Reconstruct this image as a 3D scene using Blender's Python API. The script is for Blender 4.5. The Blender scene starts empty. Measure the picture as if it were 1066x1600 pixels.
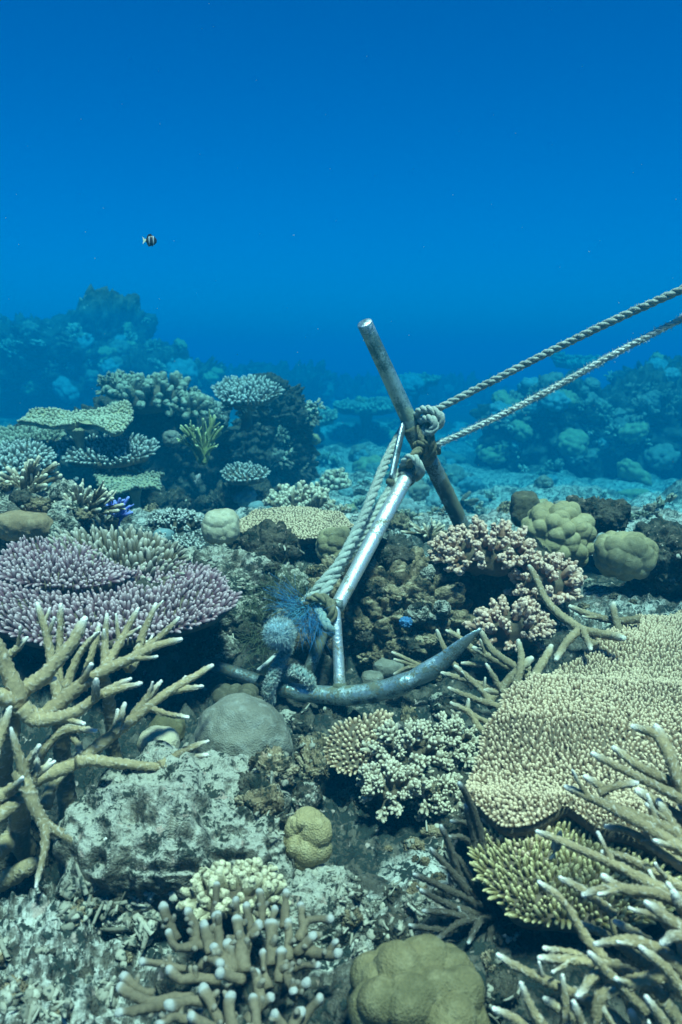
import bpy, math, random
import numpy as np
from mathutils import Vector, Matrix, Quaternion

S = bpy.context.scene
COL = S.collection
PI = math.pi

# ------------------------------------------------------------------ camera
FPX, CX, CY = 1386.0, 533.0, 800.0
PITCH = math.radians(9.8)
CAM = np.array([0.0, 0.0, 1.0])
RT = np.array([1.0, 0.0, 0.0])
FW = np.array([0.0, math.cos(PITCH), -math.sin(PITCH)])
UP = np.array([0.0, math.sin(PITCH), math.cos(PITCH)])
cd = bpy.data.cameras.new('camera')
cam = bpy.data.objects.new('camera', cd)
COL.objects.link(cam)
cam.location = CAM
cam.rotation_euler = (PI / 2 - PITCH, 0, 0)
cd.sensor_fit = 'VERTICAL'
cd.sensor_height = 24.0
cd.lens = 24.0 * FPX / 1600.0
cd.clip_start = 0.02
cd.clip_end = 400.0
cd.dof.use_dof = True
cd.dof.focus_distance = 1.85
cd.dof.aperture_fstop = 5.0
S.camera = cam

# ------------------------------------------------------------------ light
SUN_EL, SUN_AZ = math.radians(69), math.radians(160)   # azimuth clockwise from +Y
w = bpy.data.worlds.new('World')
S.world = w
w.use_nodes = True
nt = w.node_tree
nt.nodes.clear()
sky = nt.nodes.new('ShaderNodeTexSky')
sky.sky_type = 'NISHITA'
sky.sun_disc = False
sky.sun_elevation = SUN_EL
sky.sun_rotation = SUN_AZ
sky.altitude = 0
sky.air_density = 1.0
sky.dust_density = 0.6
sky.ozone_density = 1.0
tint = nt.nodes.new('ShaderNodeMix')
tint.data_type = 'RGBA'; tint.blend_type = 'MULTIPLY'
tint.inputs['Factor'].default_value = 1.0
tint.inputs['B'].default_value = (0.0, 0.445, 1.0, 1)      # daylight after the water above has filtered it
bg = nt.nodes.new('ShaderNodeBackground')
bg.inputs['Strength'].default_value = 0.057
wo = nt.nodes.new('ShaderNodeOutputWorld')
nt.links.new(sky.outputs[0], tint.inputs['A'])
nt.links.new(tint.outputs['Result'], bg.inputs['Color'])
nt.links.new(bg.outputs[0], wo.inputs['Surface'])

sd = bpy.data.lights.new('sun', 'SUN')
sun = bpy.data.objects.new('sun', sd)
COL.objects.link(sun)
sd.energy = 5.0
sd.angle = math.radians(8)
sd.color = (0.82, 0.95, 0.82)
sdir = Vector((math.sin(SUN_AZ) * math.cos(SUN_EL), math.cos(SUN_AZ) * math.cos(SUN_EL), math.sin(SUN_EL)))
sun.rotation_euler = sdir.to_track_quat('Z', 'Y').to_euler()
sun.location = (0, 0, 20)

S.view_settings.view_transform = 'Standard'
S.view_settings.look = 'None'
S.view_settings.exposure = 0.93
S.view_settings.gamma = 1.0
S.view_settings.use_curve_mapping = False
S.render.engine = 'CYCLES'
cy = S.cycles
cy.use_denoising = True
cy.max_bounces = 4
cy.diffuse_bounces = 2
cy.glossy_bounces = 2
cy.volume_bounces = 0
cy.transmission_bounces = 2
cy.use_adaptive_sampling = True
cy.adaptive_threshold = 0.02

HAZE_DENSITY = 0.215
HAZE_COLOR = (0.0, 0.077, 0.148)
HAZE_ABS = (0.0, 0.55, 0.82)
HAZE_TOP = 2.0

# ------------------------------------------------------------------ helpers
def far(d):
    """distances past the ledge open out"""
    return d if d < 2.6 else 2.6 + (d - 2.6) * 3.8

def P(px, py, d):
    d = far(d)
    return CAM + d * (FW + (px - CX) / FPX * RT + (CY - py) / FPX * UP)

def wpx(n, d):
    d = far(d)
    return n * d / FPX

def nrm(v):
    v = np.asarray(v, float)
    return v / (np.linalg.norm(v, axis=-1, keepdims=True) + 1e-12)

def _hash(ix, iy, iz, seed):
    h = (ix.astype(np.int64) * 374761393 + iy.astype(np.int64) * 668265263 + iz.astype(np.int64) * 2147483647 + seed * 1274126177) & 0xFFFFFFFF
    h = ((h ^ (h >> 13)) * 1274126177) & 0xFFFFFFFF
    h = ((h ^ (h >> 16)) * 2246822519) & 0xFFFFFFFF
    h = h ^ (h >> 15)
    return (h & 0xFFFFFF) / float(0xFFFFFF)

def vnoise(p, seed=0):
    i = np.floor(p).astype(np.int64)
    f = p - i
    u = f * f * f * (f * (f * 6 - 15) + 10)
    x, y, z = i[:, 0], i[:, 1], i[:, 2]
    r = 0
    for dx in (0, 1):
        for dy in (0, 1):
            for dz in (0, 1):
                wgt = (u[:, 0] if dx else 1 - u[:, 0]) * (u[:, 1] if dy else 1 - u[:, 1]) * (u[:, 2] if dz else 1 - u[:, 2])
                r = r + wgt * _hash(x + dx, y + dy, z + dz, seed)
    return r * 2 - 1

def fbm(p, octv=4, seed=0, gain=0.5, ridged=False):
    a, s, r = 1.0, 0.0, 0.0
    q = p.copy()
    for k in range(octv):
        n = vnoise(q, seed + k * 17)
        if ridged:
            n = 1 - 2 * np.abs(n)
        r = r + a * n
        s += a
        a *= gain
        q = q * 2.03 + 11.7
    return r / s

def worley(p, seed=0):
    """distance to the nearest scattered point, per unit cell"""
    i = np.floor(p).astype(np.int64)
    best = np.full(len(p), 9.0)
    sec = np.full(len(p), 9.0)
    for dx in (-1, 0, 1):
        for dy in (-1, 0, 1):
            for dz in (-1, 0, 1):
                c = i + (dx, dy, dz)
                q = np.stack([c[:, 0] + _hash(c[:, 0], c[:, 1], c[:, 2], seed),
                              c[:, 1] + _hash(c[:, 0], c[:, 1], c[:, 2], seed + 5),
                              c[:, 2] + _hash(c[:, 0], c[:, 1], c[:, 2], seed + 9)], 1)
                d = np.sqrt(((q - p) ** 2).sum(1))
                sec = np.minimum(sec, np.maximum(d, best))
                best = np.minimum(best, d)
    return best, sec

class MB:
    """collects shapes; build() links them as one mesh object"""
    def __init__(self):
        self.v, self.q, self.t, self.a, self.n = [], [], [], [], 0

    def add(self, v, quads=None, tris=None, tip=None):
        v = np.asarray(v, np.float64)
        if quads is not None and len(quads):
            self.q.append(np.asarray(quads, np.int64) + self.n)
        if tris is not None and len(tris):
            self.t.append(np.asarray(tris, np.int64) + self.n)
        self.v.append(v)
        self.a.append(np.zeros(len(v)) if tip is None else np.broadcast_to(np.asarray(tip, float), (len(v),)))
        self.n += len(v)
        return self

    def many(self, v, quads, tris, tip, R, T):
        """copies of one template under rotation-scale matrices R (n,3,3) and places T (n,3)"""
        n, k = len(R), len(v)
        V = np.einsum('nij,kj->nki', R, v) + T[:, None, :]
        off = (np.arange(n) * k)[:, None, None]
        Q = (quads[None] + off).reshape(-1, 4) if quads is not None and len(quads) else None
        Tt = (tris[None] + off).reshape(-1, 3) if tris is not None and len(tris) else None
        return self.add(V.reshape(-1, 3), Q, Tt, np.tile(tip, n))

    def mesh(self, name, mat, origin=(0, 0, 0), smooth=True):
        me = bpy.data.meshes.new(name)
        V = np.concatenate(self.v) - np.asarray(origin, float)
        Q = np.concatenate(self.q) if self.q else np.zeros((0, 4), np.int64)
        T = np.concatenate(self.t) if self.t else np.zeros((0, 3), np.int64)
        me.vertices.add(len(V))
        me.vertices.foreach_set('co', V.astype(np.float32).ravel())
        loops = np.concatenate([Q.ravel(), T.ravel()])
        me.loops.add(len(loops))
        me.loops.foreach_set('vertex_index', loops.astype(np.int32))
        st = np.concatenate([np.arange(len(Q)) * 4, len(Q) * 4 + np.arange(len(T)) * 3])
        me.polygons.add(len(st))
        me.polygons.foreach_set('loop_start', st.astype(np.int32))
        me.update(calc_edges=True)
        me.polygons.foreach_set('use_smooth', np.full(len(st), smooth))
        at = me.attributes.new('tip', 'FLOAT', 'POINT')
        at.data.foreach_set('value', np.concatenate(self.a).astype(np.float32))
        if mat:
            me.materials.append(mat)
        me.validate()
        return me

    def build(self, name, mat, parent=None, smooth=True, origin=None):
        if origin is None:
            origin = np.array(parent.matrix_world.translation if False else parent['_o']) if parent is not None else (0, 0, 0)
        o = bpy.data.objects.new(name, self.mesh(name, mat, origin, smooth))
        COL.objects.link(o)
        if parent is not None:
            o.parent = parent
            o['_o'] = [float(c) for c in parent['_o']]
        else:
            o.location = origin
            o['_o'] = [float(c) for c in origin]
        return o

def tag(o, label, cat, group=None, kind=None):
    o['label'] = label
    o['category'] = cat
    if group: o['group'] = group
    if kind: o['kind'] = kind
    return o

def thing(name, label, cat, loc, group=None):
    o = bpy.data.objects.new(name, None)
    o.empty_display_size = 0.05
    COL.objects.link(o)
    o.location = loc
    o['_o'] = [float(c) for c in loc]
    return tag(o, label, cat, group)

def stuff(o):
    o['kind'] = 'stuff'
    return o

def frames(d, spin=None):
    """rotation matrices whose z column is d (n,3)"""
    d = nrm(d)
    ref = np.where(np.abs(d[:, 2:3]) < 0.9, np.array([[0, 0, 1.0]]), np.array([[1.0, 0, 0]]))
    x = nrm(np.cross(ref, d))
    y = np.cross(d, x)
    if spin is not None:
        c, s = np.cos(spin)[:, None], np.sin(spin)[:, None]
        x, y = c * x + s * y, -s * x + c * y
    return np.stack([x, y, d], 2)

def smooth_path(pts, step):
    """Catmull-Rom through pts (n,k), resampled at about step"""
    p = np.asarray(pts, float)
    if len(p) == 2:
        L = np.linalg.norm((p[1] - p[0])[:3])
        n = max(2, int(L / step) + 1)
        return p[0] + (p[1] - p[0]) * np.linspace(0, 1, n)[:, None]
    e = np.vstack([2 * p[0] - p[1], p, 2 * p[-1] - p[-2]])
    out = []
    for i in range(1, len(e) - 2):
        L = np.linalg.norm((e[i + 1] - e[i])[:3])
        n = max(2, int(L / step))
        t = (np.arange(n) / n)[:, None]
        out.append(0.5 * (2 * e[i] + (e[i + 1] - e[i - 1]) * t + (2 * e[i - 1] - 5 * e[i] + 4 * e[i + 1] - e[i + 2]) * t ** 2
                          + (3 * e[i] - e[i - 1] - 3 * e[i + 1] + e[i + 2]) * t ** 3))
    out.append(p[-1][None])
    return np.vstack(out)

def path_frames(p):
    t = nrm(np.gradient(p, axis=0))
    x = np.zeros_like(p)
    a = np.array([0, 0, 1.0]) if abs(t[0, 2]) < 0.9 else np.array([1.0, 0, 0])
    x0 = nrm(np.cross(a, t[0]))
    for i in range(len(p)):
        x0 = nrm(x0 - t[i] * np.dot(x0, t[i]))
        x[i] = x0
    return t, x, np.cross(t, x)

def tube(p, r, n=10, bump=0.0, rng=None, flat=None, lump=0.0, seed=0, dome=True, tipk=None):
    """swept tube with a rounded end; returns verts, quads, tris, tip (0 base .. 1 end)"""
    p = np.asarray(p, float)
    r = np.broadcast_to(np.asarray(r, float), (len(p),)).copy()
    tip = np.linspace(0, 1, len(p)) if tipk is None else tipk
    if dome:
        t = nrm(p[-1] - p[-2])
        e = np.array([0.35, 0.7, 0.93])
        p = np.vstack([p, p[-1] + t * (e * r[-1])[:, None]])
        r = np.concatenate([r, r[-1] * np.sqrt(1 - e ** 2)])
        tip = np.concatenate([tip, np.ones(3) * tip[-1]])
    t, x, y = path_frames(p)
    th = np.arange(n) / n * 2 * PI
    m = len(p)
    off = (np.arange(m) % 2)[:, None] * (PI / n)
    A = th[None] + off
    rr = np.repeat(r[:, None], n, 1)
    if bump:
        rng = rng or np.random.default_rng(seed)
        up = rng.random(rr.shape) < 0.26
        dots = up.copy()
        rr = rr + bump * up * rng.uniform(0.5, 1.2, rr.shape) * np.minimum(1, r / r.max() * 1.3)[:, None]
    tipv = np.repeat(tip, n)
    if bump:
        tipv = np.maximum(tipv, dots.ravel() * 0.66)
    ca, sa = np.cos(A), np.sin(A)
    if flat is not None:
        ca = ca * np.asarray(flat[0], float).reshape(-1, 1); sa = sa * np.asarray(flat[1], float).reshape(-1, 1)
    V = p[:, None] + rr[..., None] * (ca[..., None] * x[:, None] + sa[..., None] * y[:, None])
    V = V.reshape(-1, 3)
    if lump:
        V = V + lump * np.stack([vnoise(V / (lump * 6), seed + k) for k in range(3)], 1)
    i = np.arange(m - 1)[:, None] * n
    j = np.arange(n)[None]
    j2 = (j + 1) % n
    Q = np.stack([i + j, i + j2, i + n + j2, i + n + j], -1).reshape(-1, 4)
    V = np.vstack([V, p[0], p[-1] + (t[-1] * r[-1] * 0.1)])
    c0, c1 = m * n, m * n + 1
    j = np.arange(n); j2 = (j + 1) % n
    T = np.vstack([np.stack([np.full(n, c0), j2, j], 1), np.stack([np.full(n, c1), (m - 1) * n + j, (m - 1) * n + j2], 1)])
    return V, Q, T, np.concatenate([tipv, [tip[0], tip[-1]]])

_ico = {}
def ico(level):
    """unit sphere, 20*4^level triangles"""
    if level not in _ico:
        g = (1 + 5 ** .5) / 2
        v = nrm(np.array([(-1, g, 0), (1, g, 0), (-1, -g, 0), (1, -g, 0), (0, -1, g), (0, 1, g), (0, -1, -g), (0, 1, -g), (g, 0, -1), (g, 0, 1), (-g, 0, -1), (-g, 0, 1)], float))
        f = np.array([(0, 11, 5), (0, 5, 1), (0, 1, 7), (0, 7, 10), (0, 10, 11), (1, 5, 9), (5, 11, 4), (11, 10, 2), (10, 7, 6), (7, 1, 8),
                      (3, 9, 4), (3, 4, 2), (3, 2, 6), (3, 6, 8), (3, 8, 9), (4, 9, 5), (2, 4, 11), (6, 2, 10), (8, 6, 7), (9, 8, 1)])
        for _ in range(level):
            e = np.sort(np.vstack([f[:, [0, 1]], f[:, [1, 2]], f[:, [2, 0]]]), 1)
            u, inv = np.unique(e, axis=0, return_inverse=True)
            inv = inv.ravel()
            mid = nrm(v[u[:, 0]] + v[u[:, 1]])
            k = len(v)
            v = np.vstack([v, mid])
            m = len(f)
            a, b, c = inv[:m] + k, inv[m:2 * m] + k, inv[2 * m:] + k
            f = np.vstack([np.stack([f[:, 0], a, c], 1), np.stack([f[:, 1], b, a], 1), np.stack([f[:, 2], c, b], 1), np.stack([a, b, c], 1)])
        _ico[level] = (v, f)
    return _ico[level]

# ------------------------------------------------------------------ materials
class NG:
    def __init__(self, name):
        m = bpy.data.materials.new(name)
        m.use_nodes = True
        self.m = m
        self.t = m.node_tree
        self.b = self.t.nodes['Principled BSDF']
        self.co = self.t.nodes.new('ShaderNodeNewGeometry')

    def n(self, typ, **kw):
        nd = self.t.nodes.new(typ)
        for k, v in kw.items():
            setattr(nd, k, v)
        return nd

    def l(self, a, b):
        self.t.links.new(a, b)

    def noise(self, scale, detail=3, rough=0.55, dist=0.0, obj=False):
        nd = self.n('ShaderNodeTexNoise')
        nd.inputs['Scale'].default_value = scale
        nd.inputs['Detail'].default_value = detail
        nd.inputs['Roughness'].default_value = rough
        nd.inputs['Distortion'].default_value = dist
        self.l(self.co.outputs['Position'], nd.inputs['Vector'])
        return nd.outputs['Fac']

    def voro(self, scale, feature='F1'):
        nd = self.n('ShaderNodeTexVoronoi', feature=feature)
        nd.inputs['Scale'].default_value = scale
        self.l(self.co.outputs['Position'], nd.inputs['Vector'])
        return nd.outputs['Distance']

    def ramp(self, fac, stops):
        nd = self.n('ShaderNodeValToRGB')
        el = nd.color_ramp.elements
        while len(el) < len(stops):
            el.new(0.5)
        for e, (p, c) in zip(el, stops):
            e.position = p
            e.color = (*c, 1) if len(c) == 3 else c
        self.l(fac, nd.inputs['Fac'])
        return nd.outputs['Color']

    def step(self, fac, a, b):
        nd = self.n('ShaderNodeMapRange')
        nd.interpolation_type = 'SMOOTHSTEP'
        nd.inputs['From Min'].default_value = a
        nd.inputs['From Max'].default_value = b
        self.l(fac, nd.inputs['Value'])
        return nd.outputs['Result']

    def mix(self, fac, a, b, blend='MIX'):
        nd = self.n('ShaderNodeMix', data_type='RGBA', blend_type=blend)
        if isinstance(fac, (int, float)): nd.inputs['Factor'].default_value = fac
        else: self.l(fac, nd.inputs['Factor'])
        for k, c in (('A', a), ('B', b)):
            if isinstance(c, tuple): nd.inputs[k].default_value = (*c, 1)
            else: self.l(c, nd.inputs[k])
        return nd.outputs['Result']

    def math(self, op, a, b):
        nd = self.n('ShaderNodeMath', operation=op)
        for k, c in ((0, a), (1, b)):
            if isinstance(c, (int, float)): nd.inputs[k].default_value = c
            else: self.l(c, nd.inputs[k])
        return nd.outputs[0]

    def tip(self):
        nd = self.n('ShaderNodeAttribute', attribute_name='tip')
        return nd.outputs['Fac']

    def rnd(self):
        return self.n('ShaderNodeObjectInfo').outputs['Random']

    def out(self, col, rough=0.85, bump=None, dist=0.01, strength=0.6, spec=0.2, metal=0.0):
        if isinstance(col, tuple): self.b.inputs['Base Color'].default_value = (*col, 1)
        else: self.l(col, self.b.inputs['Base Color'])
        if isinstance(rough, (int, float)): self.b.inputs['Roughness'].default_value = rough
        else: self.l(rough, self.b.inputs['Roughness'])
        self.b.inputs['Specular IOR Level'].default_value = spec
        if isinstance(metal, (int, float)): self.b.inputs['Metallic'].default_value = metal
        else: self.l(metal, self.b.inputs['Metallic'])
        if bump is not None:
            nd = self.n('ShaderNodeBump')
            nd.inputs['Strength'].default_value = strength
            nd.inputs['Distance'].default_value = dist
            self.l(bump, nd.inputs['Height'])
            self.l(nd.outputs[0], self.b.inputs['Normal'])
        return self.m

def up_facing(g):
    s = g.n('ShaderNodeSeparateXYZ')
    g.l(g.co.outputs['True Normal'], s.inputs[0])
    return s.outputs['Z']

def rock_mat(name, sand, stone, turf, amount=0.5, scale=1.0, shade_cover=False):
    """limestone under silt that has settled on its tops, with tufts of dark turf"""
    g = NG(name)
    big = g.noise(9 * scale, 4, 0.6)
    mid = g.noise(38 * scale, 5, 0.65)
    fine = g.noise(170 * scale, 3, 0.6)
    base = g.mix(g.step(mid, 0.35, 0.62), stone, tuple(0.42 * c for c in stone))
    silt = g.math('ADD', g.math('MULTIPLY', up_facing(g), 0.34), g.math('MULTIPLY', big, 0.9))
    silt = g.math('ADD', silt, g.math('MULTIPLY', fine, 0.35))
    if shade_cover:  # painted shade: the mask thins silt here and thickens turf below
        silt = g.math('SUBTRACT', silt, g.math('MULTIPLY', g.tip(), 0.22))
    c = g.mix(g.step(silt, 1.06 - 0.4 * amount, 1.30 - 0.4 * amount), base, sand)
    t = g.math('ADD', mid, g.math('MULTIPLY', g.math('SUBTRACT', big, 0.5), 0.5))
    t = g.math('ADD', t, g.math('MULTIPLY', g.math('SUBTRACT', fine, 0.5), 0.75))
    if shade_cover:
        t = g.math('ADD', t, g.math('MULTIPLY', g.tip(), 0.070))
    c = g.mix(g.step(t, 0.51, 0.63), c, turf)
    c = g.mix(g.step(g.noise(60 * scale, 2), 0.64, 0.72), c, tuple(0.5 * (a + b) for a, b in zip(sand, (0.3, 0.16, 0.12))))
    c = g.mix(0.35, c, g.ramp(fine, [(0.3, (0.35, 0.35, 0.35)), (0.7, (1.3, 1.3, 1.3))]), 'MULTIPLY')
    h = g.math('ADD', g.math('MULTIPLY', mid, 0.6), g.math('MULTIPLY', fine, 0.4))
    return g.out(c, 0.95, h, 0.02, 0.9, 0.1)

def coral_mat(name, base, tip, power=3.0, dark=None, speck=700, bumpd=0.0025, var=0.35, patch=8):
    g = NG(name)
    dark = dark or tuple(0.55 * c for c in base)
    n1 = g.noise(patch, 3)
    n2 = g.noise(speck * 0.25, 2)
    c = g.mix(g.step(n1, 0.35, 0.68), base, dark)
    c = g.mix(var, c, g.ramp(n2, [(0.3, (0.45, 0.45, 0.45)), (0.7, (1.45, 1.45, 1.45))]), 'MULTIPLY')
    k = g.math('POWER', g.tip(), power)
    c = g.mix(k, c, tip)
    v = g.voro(speck)
    return g.out(c, 0.8, g.math('SUBTRACT', 1.0, v), bumpd, 0.6, 0.25)

def boulder_mat(name, base, pale, dark, scale=1.0, speck=420):
    g = NG(name)
    n1 = g.noise(14 * scale, 4)
    n2 = g.noise(70 * scale, 4)
    c = g.mix(g.step(n1, 0.35, 0.7), base, dark)
    c = g.mix(g.math('MULTIPLY', g.step(n2, 0.45, 0.8), 0.6), c, pale)
    v = g.voro(speck)
    c = g.mix(0.3, c, g.ramp(v, [(0.1, (0.6, 0.6, 0.6)), (0.7, (1.25, 1.25, 1.25))]), 'MULTIPLY')
    return g.out(c, 0.85, g.math('ADD', g.math('MULTIPLY', v, 0.5), n2), 0.004, 0.7, 0.2)

SAND = (0.42, 0.40, 0.32)
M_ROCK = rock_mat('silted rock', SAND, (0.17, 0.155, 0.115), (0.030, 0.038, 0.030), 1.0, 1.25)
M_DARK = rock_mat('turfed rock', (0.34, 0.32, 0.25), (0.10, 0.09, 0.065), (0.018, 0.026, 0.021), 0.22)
M_BROWN = rock_mat('brown knobby rock', (0.46, 0.38, 0.25), (0.27, 0.20, 0.115), (0.030, 0.034, 0.025), 0.62)
M_FAR = rock_mat('reef rock', (0.40, 0.38, 0.30), (0.10, 0.095, 0.07), (0.02, 0.026, 0.022), 0.12, 0.13)
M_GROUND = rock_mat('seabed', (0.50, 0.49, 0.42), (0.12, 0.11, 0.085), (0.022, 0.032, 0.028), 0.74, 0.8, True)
# ------------------------------------------------------------------ the seabed
GP = [  # pixel, pixel, distance along the view axis
    (533, 1620, .93), (0, 1620, .95), (1066, 1620, .95), (-300, 1600, .95), (1400, 1600, .95),
    (60, 1450, 1.12), (620, 1400, 1.22), (560, 1330, 1.33), (700, 1310, 1.36), (300, 1480, 1.15), (180, 1450, 1.18), (230, 1420, 1.24), (960, 1450, 1.12),
    (470, 1230, 1.50), (600, 1230, 1.5), (620, 1110, 1.76), (420, 1120, 1.66), (250, 1200, 1.5), (60, 1250, 1.42), (800, 1130, 1.68), (1000, 1200, 1.5),
    (520, 1060, 1.88), (680, 1010, 2.02), (780, 1020, 1.95), (330, 1040, 1.85),
    (380, 960, 1.98), (340, 890, 2.10), (430, 870, 2.18), (240, 870, 2.2), (60, 900, 2.08), (60, 960, 1.95), (250, 960, 1.95), (130, 835, 2.35), (20, 800, 2.45),
    (600, 880, 2.22), (680, 860, 2.28), (560, 940, 2.1), (640, 945, 2.12),
    (860, 880, 2.22), (960, 890, 2.20), (1040, 860, 2.35), (900, 960, 1.95), (1010, 960, 1.95), (940, 920, 2.08), (1200, 880, 2.3),
    (300, 830, 2.5), (480, 840, 2.5), (640, 850, 2.55), (880, 850, 2.5), (1066, 830, 2.7),
    (380, 812, 3.3), (120, 815, 3.3), (250, 812, 3.2), (550, 800, 3.4), (640, 830, 3.2), (760, 830, 3.3), (-300, 800, 3.3), (1000, 822, 3.6), (1300, 815, 3.7),
    (560, 770, 4.2), (700, 780, 4.6), (850, 790, 4.7), (1000, 780, 5.0), (1200, 780, 5.2),
    (500, 700, 5.6), (640, 725, 5.8), (800, 745, 6.0), (1000, 740, 6.3), (0, 700, 5.5), (250, 690, 5.5), (-400, 690, 5.5), (1300, 740, 6),
    (540, 655, 8), (700, 665, 8.5), (900, 680, 8.0), (1066, 680, 8), (1400, 650, 8), (300, 640, 8), (0, 640, 8), (-500, 640, 8),
    (540, 605, 13), (800, 610, 13), (1066, 610, 13), (100, 600, 13), (-800, 600, 13), (2000, 600, 13),
    (533, 585, 24), (1500, 585, 24), (-500, 585, 24), (-2500, 590, 24), (3500, 590, 24),
]
_g = np.array([P(*q) for q in GP])
_gq = np.stack([np.arctan2(_g[:, 0], _g[:, 1]), np.log(np.hypot(_g[:, 0], _g[:, 1]))], 1) * (1.0, 1.5)

def base_height(x, y):
    r = np.maximum(np.hypot(x, y), 0.05)
    th = np.arctan2(x, y)
    q = np.stack([th, np.log(r)], 1) * (1.0, 1.5)
    out = np.empty(len(x))
    for s in range(0, len(x), 20000):
        d2 = ((q[s:s + 20000, None] - _gq[None]) ** 2).sum(2) + 0.0012
        wgt = d2 ** -1.9
        out[s:s + 20000] = (wgt * _g[None, :, 2]).sum(1) / wgt.sum(1)
    return out

def ground_detail(x, y):
    r = np.hypot(x, y)
    p = np.stack([x, y, np.zeros_like(x)], 1)
    away = np.clip((r - 2.8) / 6, 0, 1)
    h = 0.050 * fbm(p * 6, 4, 3) + 0.016 * fbm(p * 24, 3, 9, ridged=True)
    near = np.clip((4.0 - r) / 2, 0, 1)
    k = near > 0
    f = np.zeros_like(h)
    if k.any():
        w1, _ = worley(p[k] * 26, 4)
        w2, _ = worley(p[k] * 60, 14)
        patch = np.clip(fbm(p[k] * 5, 2, 31) + 0.65, 0, 1)
        f[k] = (0.040 * np.clip(0.55 - w1, 0, 1) + 0.022 * np.clip(0.6 - w2, 0, 1) + 0.009 * fbm(p[k] * 110, 2, 21)) * patch
    lump = np.clip(0.5 - worley(p * 0.9, 6)[0], 0, 1) * 0.55 + np.clip(0.5 - worley(p * 2.1, 8)[0], 0, 1) * 0.26
    return h + f * near + lump * away * (1 - 0.4 * np.clip((r - 20) / 15, 0, 1))

def sink(x, y):
    r = np.hypot(x, y)
    return 0.075 * np.clip((r - 1.15) / 0.3, 0, 1) * np.clip((3.4 - r) / 0.6, 0, 1)

def ground_z(x, y):
    x = np.atleast_1d(np.asarray(x, float)); y = np.atleast_1d(np.asarray(y, float))
    return base_height(x, y) + ground_detail(x, y) - sink(x, y)

def on_ground(px, py, d):
    p = P(px, py, d)
    return np.array([p[0], p[1], ground_z(p[0], p[1])[0]])

def make_ground():
    fan = np.radians(np.concatenate([np.linspace(-180, -30, 60)[:-1], np.linspace(-30, 30, 480), np.linspace(30, 180, 60)[1:-1]]))
    rad = np.concatenate([[0.02, 0.2, 0.4], np.geomspace(0.6, 3.2, 300), np.geomspace(3.22, 20, 140), np.geomspace(20.4, 120, 30)])
    A, R = np.meshgrid(fan, rad)
    x, y = (np.sin(A) * R).ravel(), (np.cos(A) * R).ravel()
    z = ground_z(x, y)
    V = np.stack([x, y, z], 1)
    na, nr = len(fan), len(rad)
    i = np.arange(nr - 1)[:, None] * na
    j = np.arange(na)[None]
    j2 = (j + 1) % na
    Q = np.stack([i + j, i + na + j, i + na + j2, i + j2], -1).reshape(-1, 4)
    # shade between the near corals painted in as dark turf, except in silty pockets
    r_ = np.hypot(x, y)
    shade_cover = np.clip((3.0 - r_) / 0.5, 0, 1)
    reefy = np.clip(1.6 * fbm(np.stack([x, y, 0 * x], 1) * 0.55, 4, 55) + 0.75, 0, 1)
    shade_cover = np.maximum(shade_cover, 1.1 * reefy * np.clip((r_ - 3.0) / 0.8, 0, 1) * np.where((np.arctan2(x, y) > -0.12) & (r_ < 14), 0.25, 1))
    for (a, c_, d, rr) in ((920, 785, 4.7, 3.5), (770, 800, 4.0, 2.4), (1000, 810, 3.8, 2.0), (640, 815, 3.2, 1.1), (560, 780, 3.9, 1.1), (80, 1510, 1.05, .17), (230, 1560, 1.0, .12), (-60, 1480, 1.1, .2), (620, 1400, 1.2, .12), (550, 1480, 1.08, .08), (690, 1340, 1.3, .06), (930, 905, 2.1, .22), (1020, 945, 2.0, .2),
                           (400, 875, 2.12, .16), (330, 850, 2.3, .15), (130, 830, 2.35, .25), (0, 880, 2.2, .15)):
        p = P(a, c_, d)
        shade_cover = shade_cover * (1 - np.exp(-(((x - p[0]) ** 2 + (y - p[1]) ** 2) / rr ** 2) ** 2))
    b = MB().add(V, Q, None, shade_cover)
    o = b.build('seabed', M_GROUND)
    o['kind'] = 'structure'
    o['label'] = 'pale silty seabed of sand and broken reef rock'
    return o
make_ground()

# the water itself, as haze
hb = MB()
X, Y0, Y1, Z0, Z1 = 130, -130, 130, -2.2, HAZE_TOP
hv = np.array([(x, y, z) for x in (-X, X) for y in (Y0, Y1) for z in (Z0, Z1)], float)
hb.add(hv, [(0, 1, 3, 2), (4, 6, 7, 5), (0, 4, 5, 1), (2, 3, 7, 6), (0, 2, 6, 4), (1, 5, 7, 3)])
hm = bpy.data.materials.new('water haze')
hm.use_nodes = True
hm.node_tree.nodes.clear()
pv = hm.node_tree.nodes.new('ShaderNodeVolumePrincipled')
ho = hm.node_tree.nodes.new('ShaderNodeOutputMaterial')
pv.inputs['Color'].default_value = (*HAZE_COLOR, 1)
pv.inputs['Absorption Color'].default_value = (*HAZE_ABS, 1)
pv.inputs['Density'].default_value = HAZE_DENSITY
pv.inputs['Anisotropy'].default_value = 0.0
hm.node_tree.links.new(pv.outputs[0], ho.inputs['Volume'])
haze = hb.build('haze', hm, smooth=False)
haze['kind'] = 'stuff'
haze['label'] = 'clear blue sea water fading everything far off'
# ------------------------------------------------------------------ builders
def soft(t):
    t = np.clip(t, 0, 1)
    return t * t * (3 - 2 * t)

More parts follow.
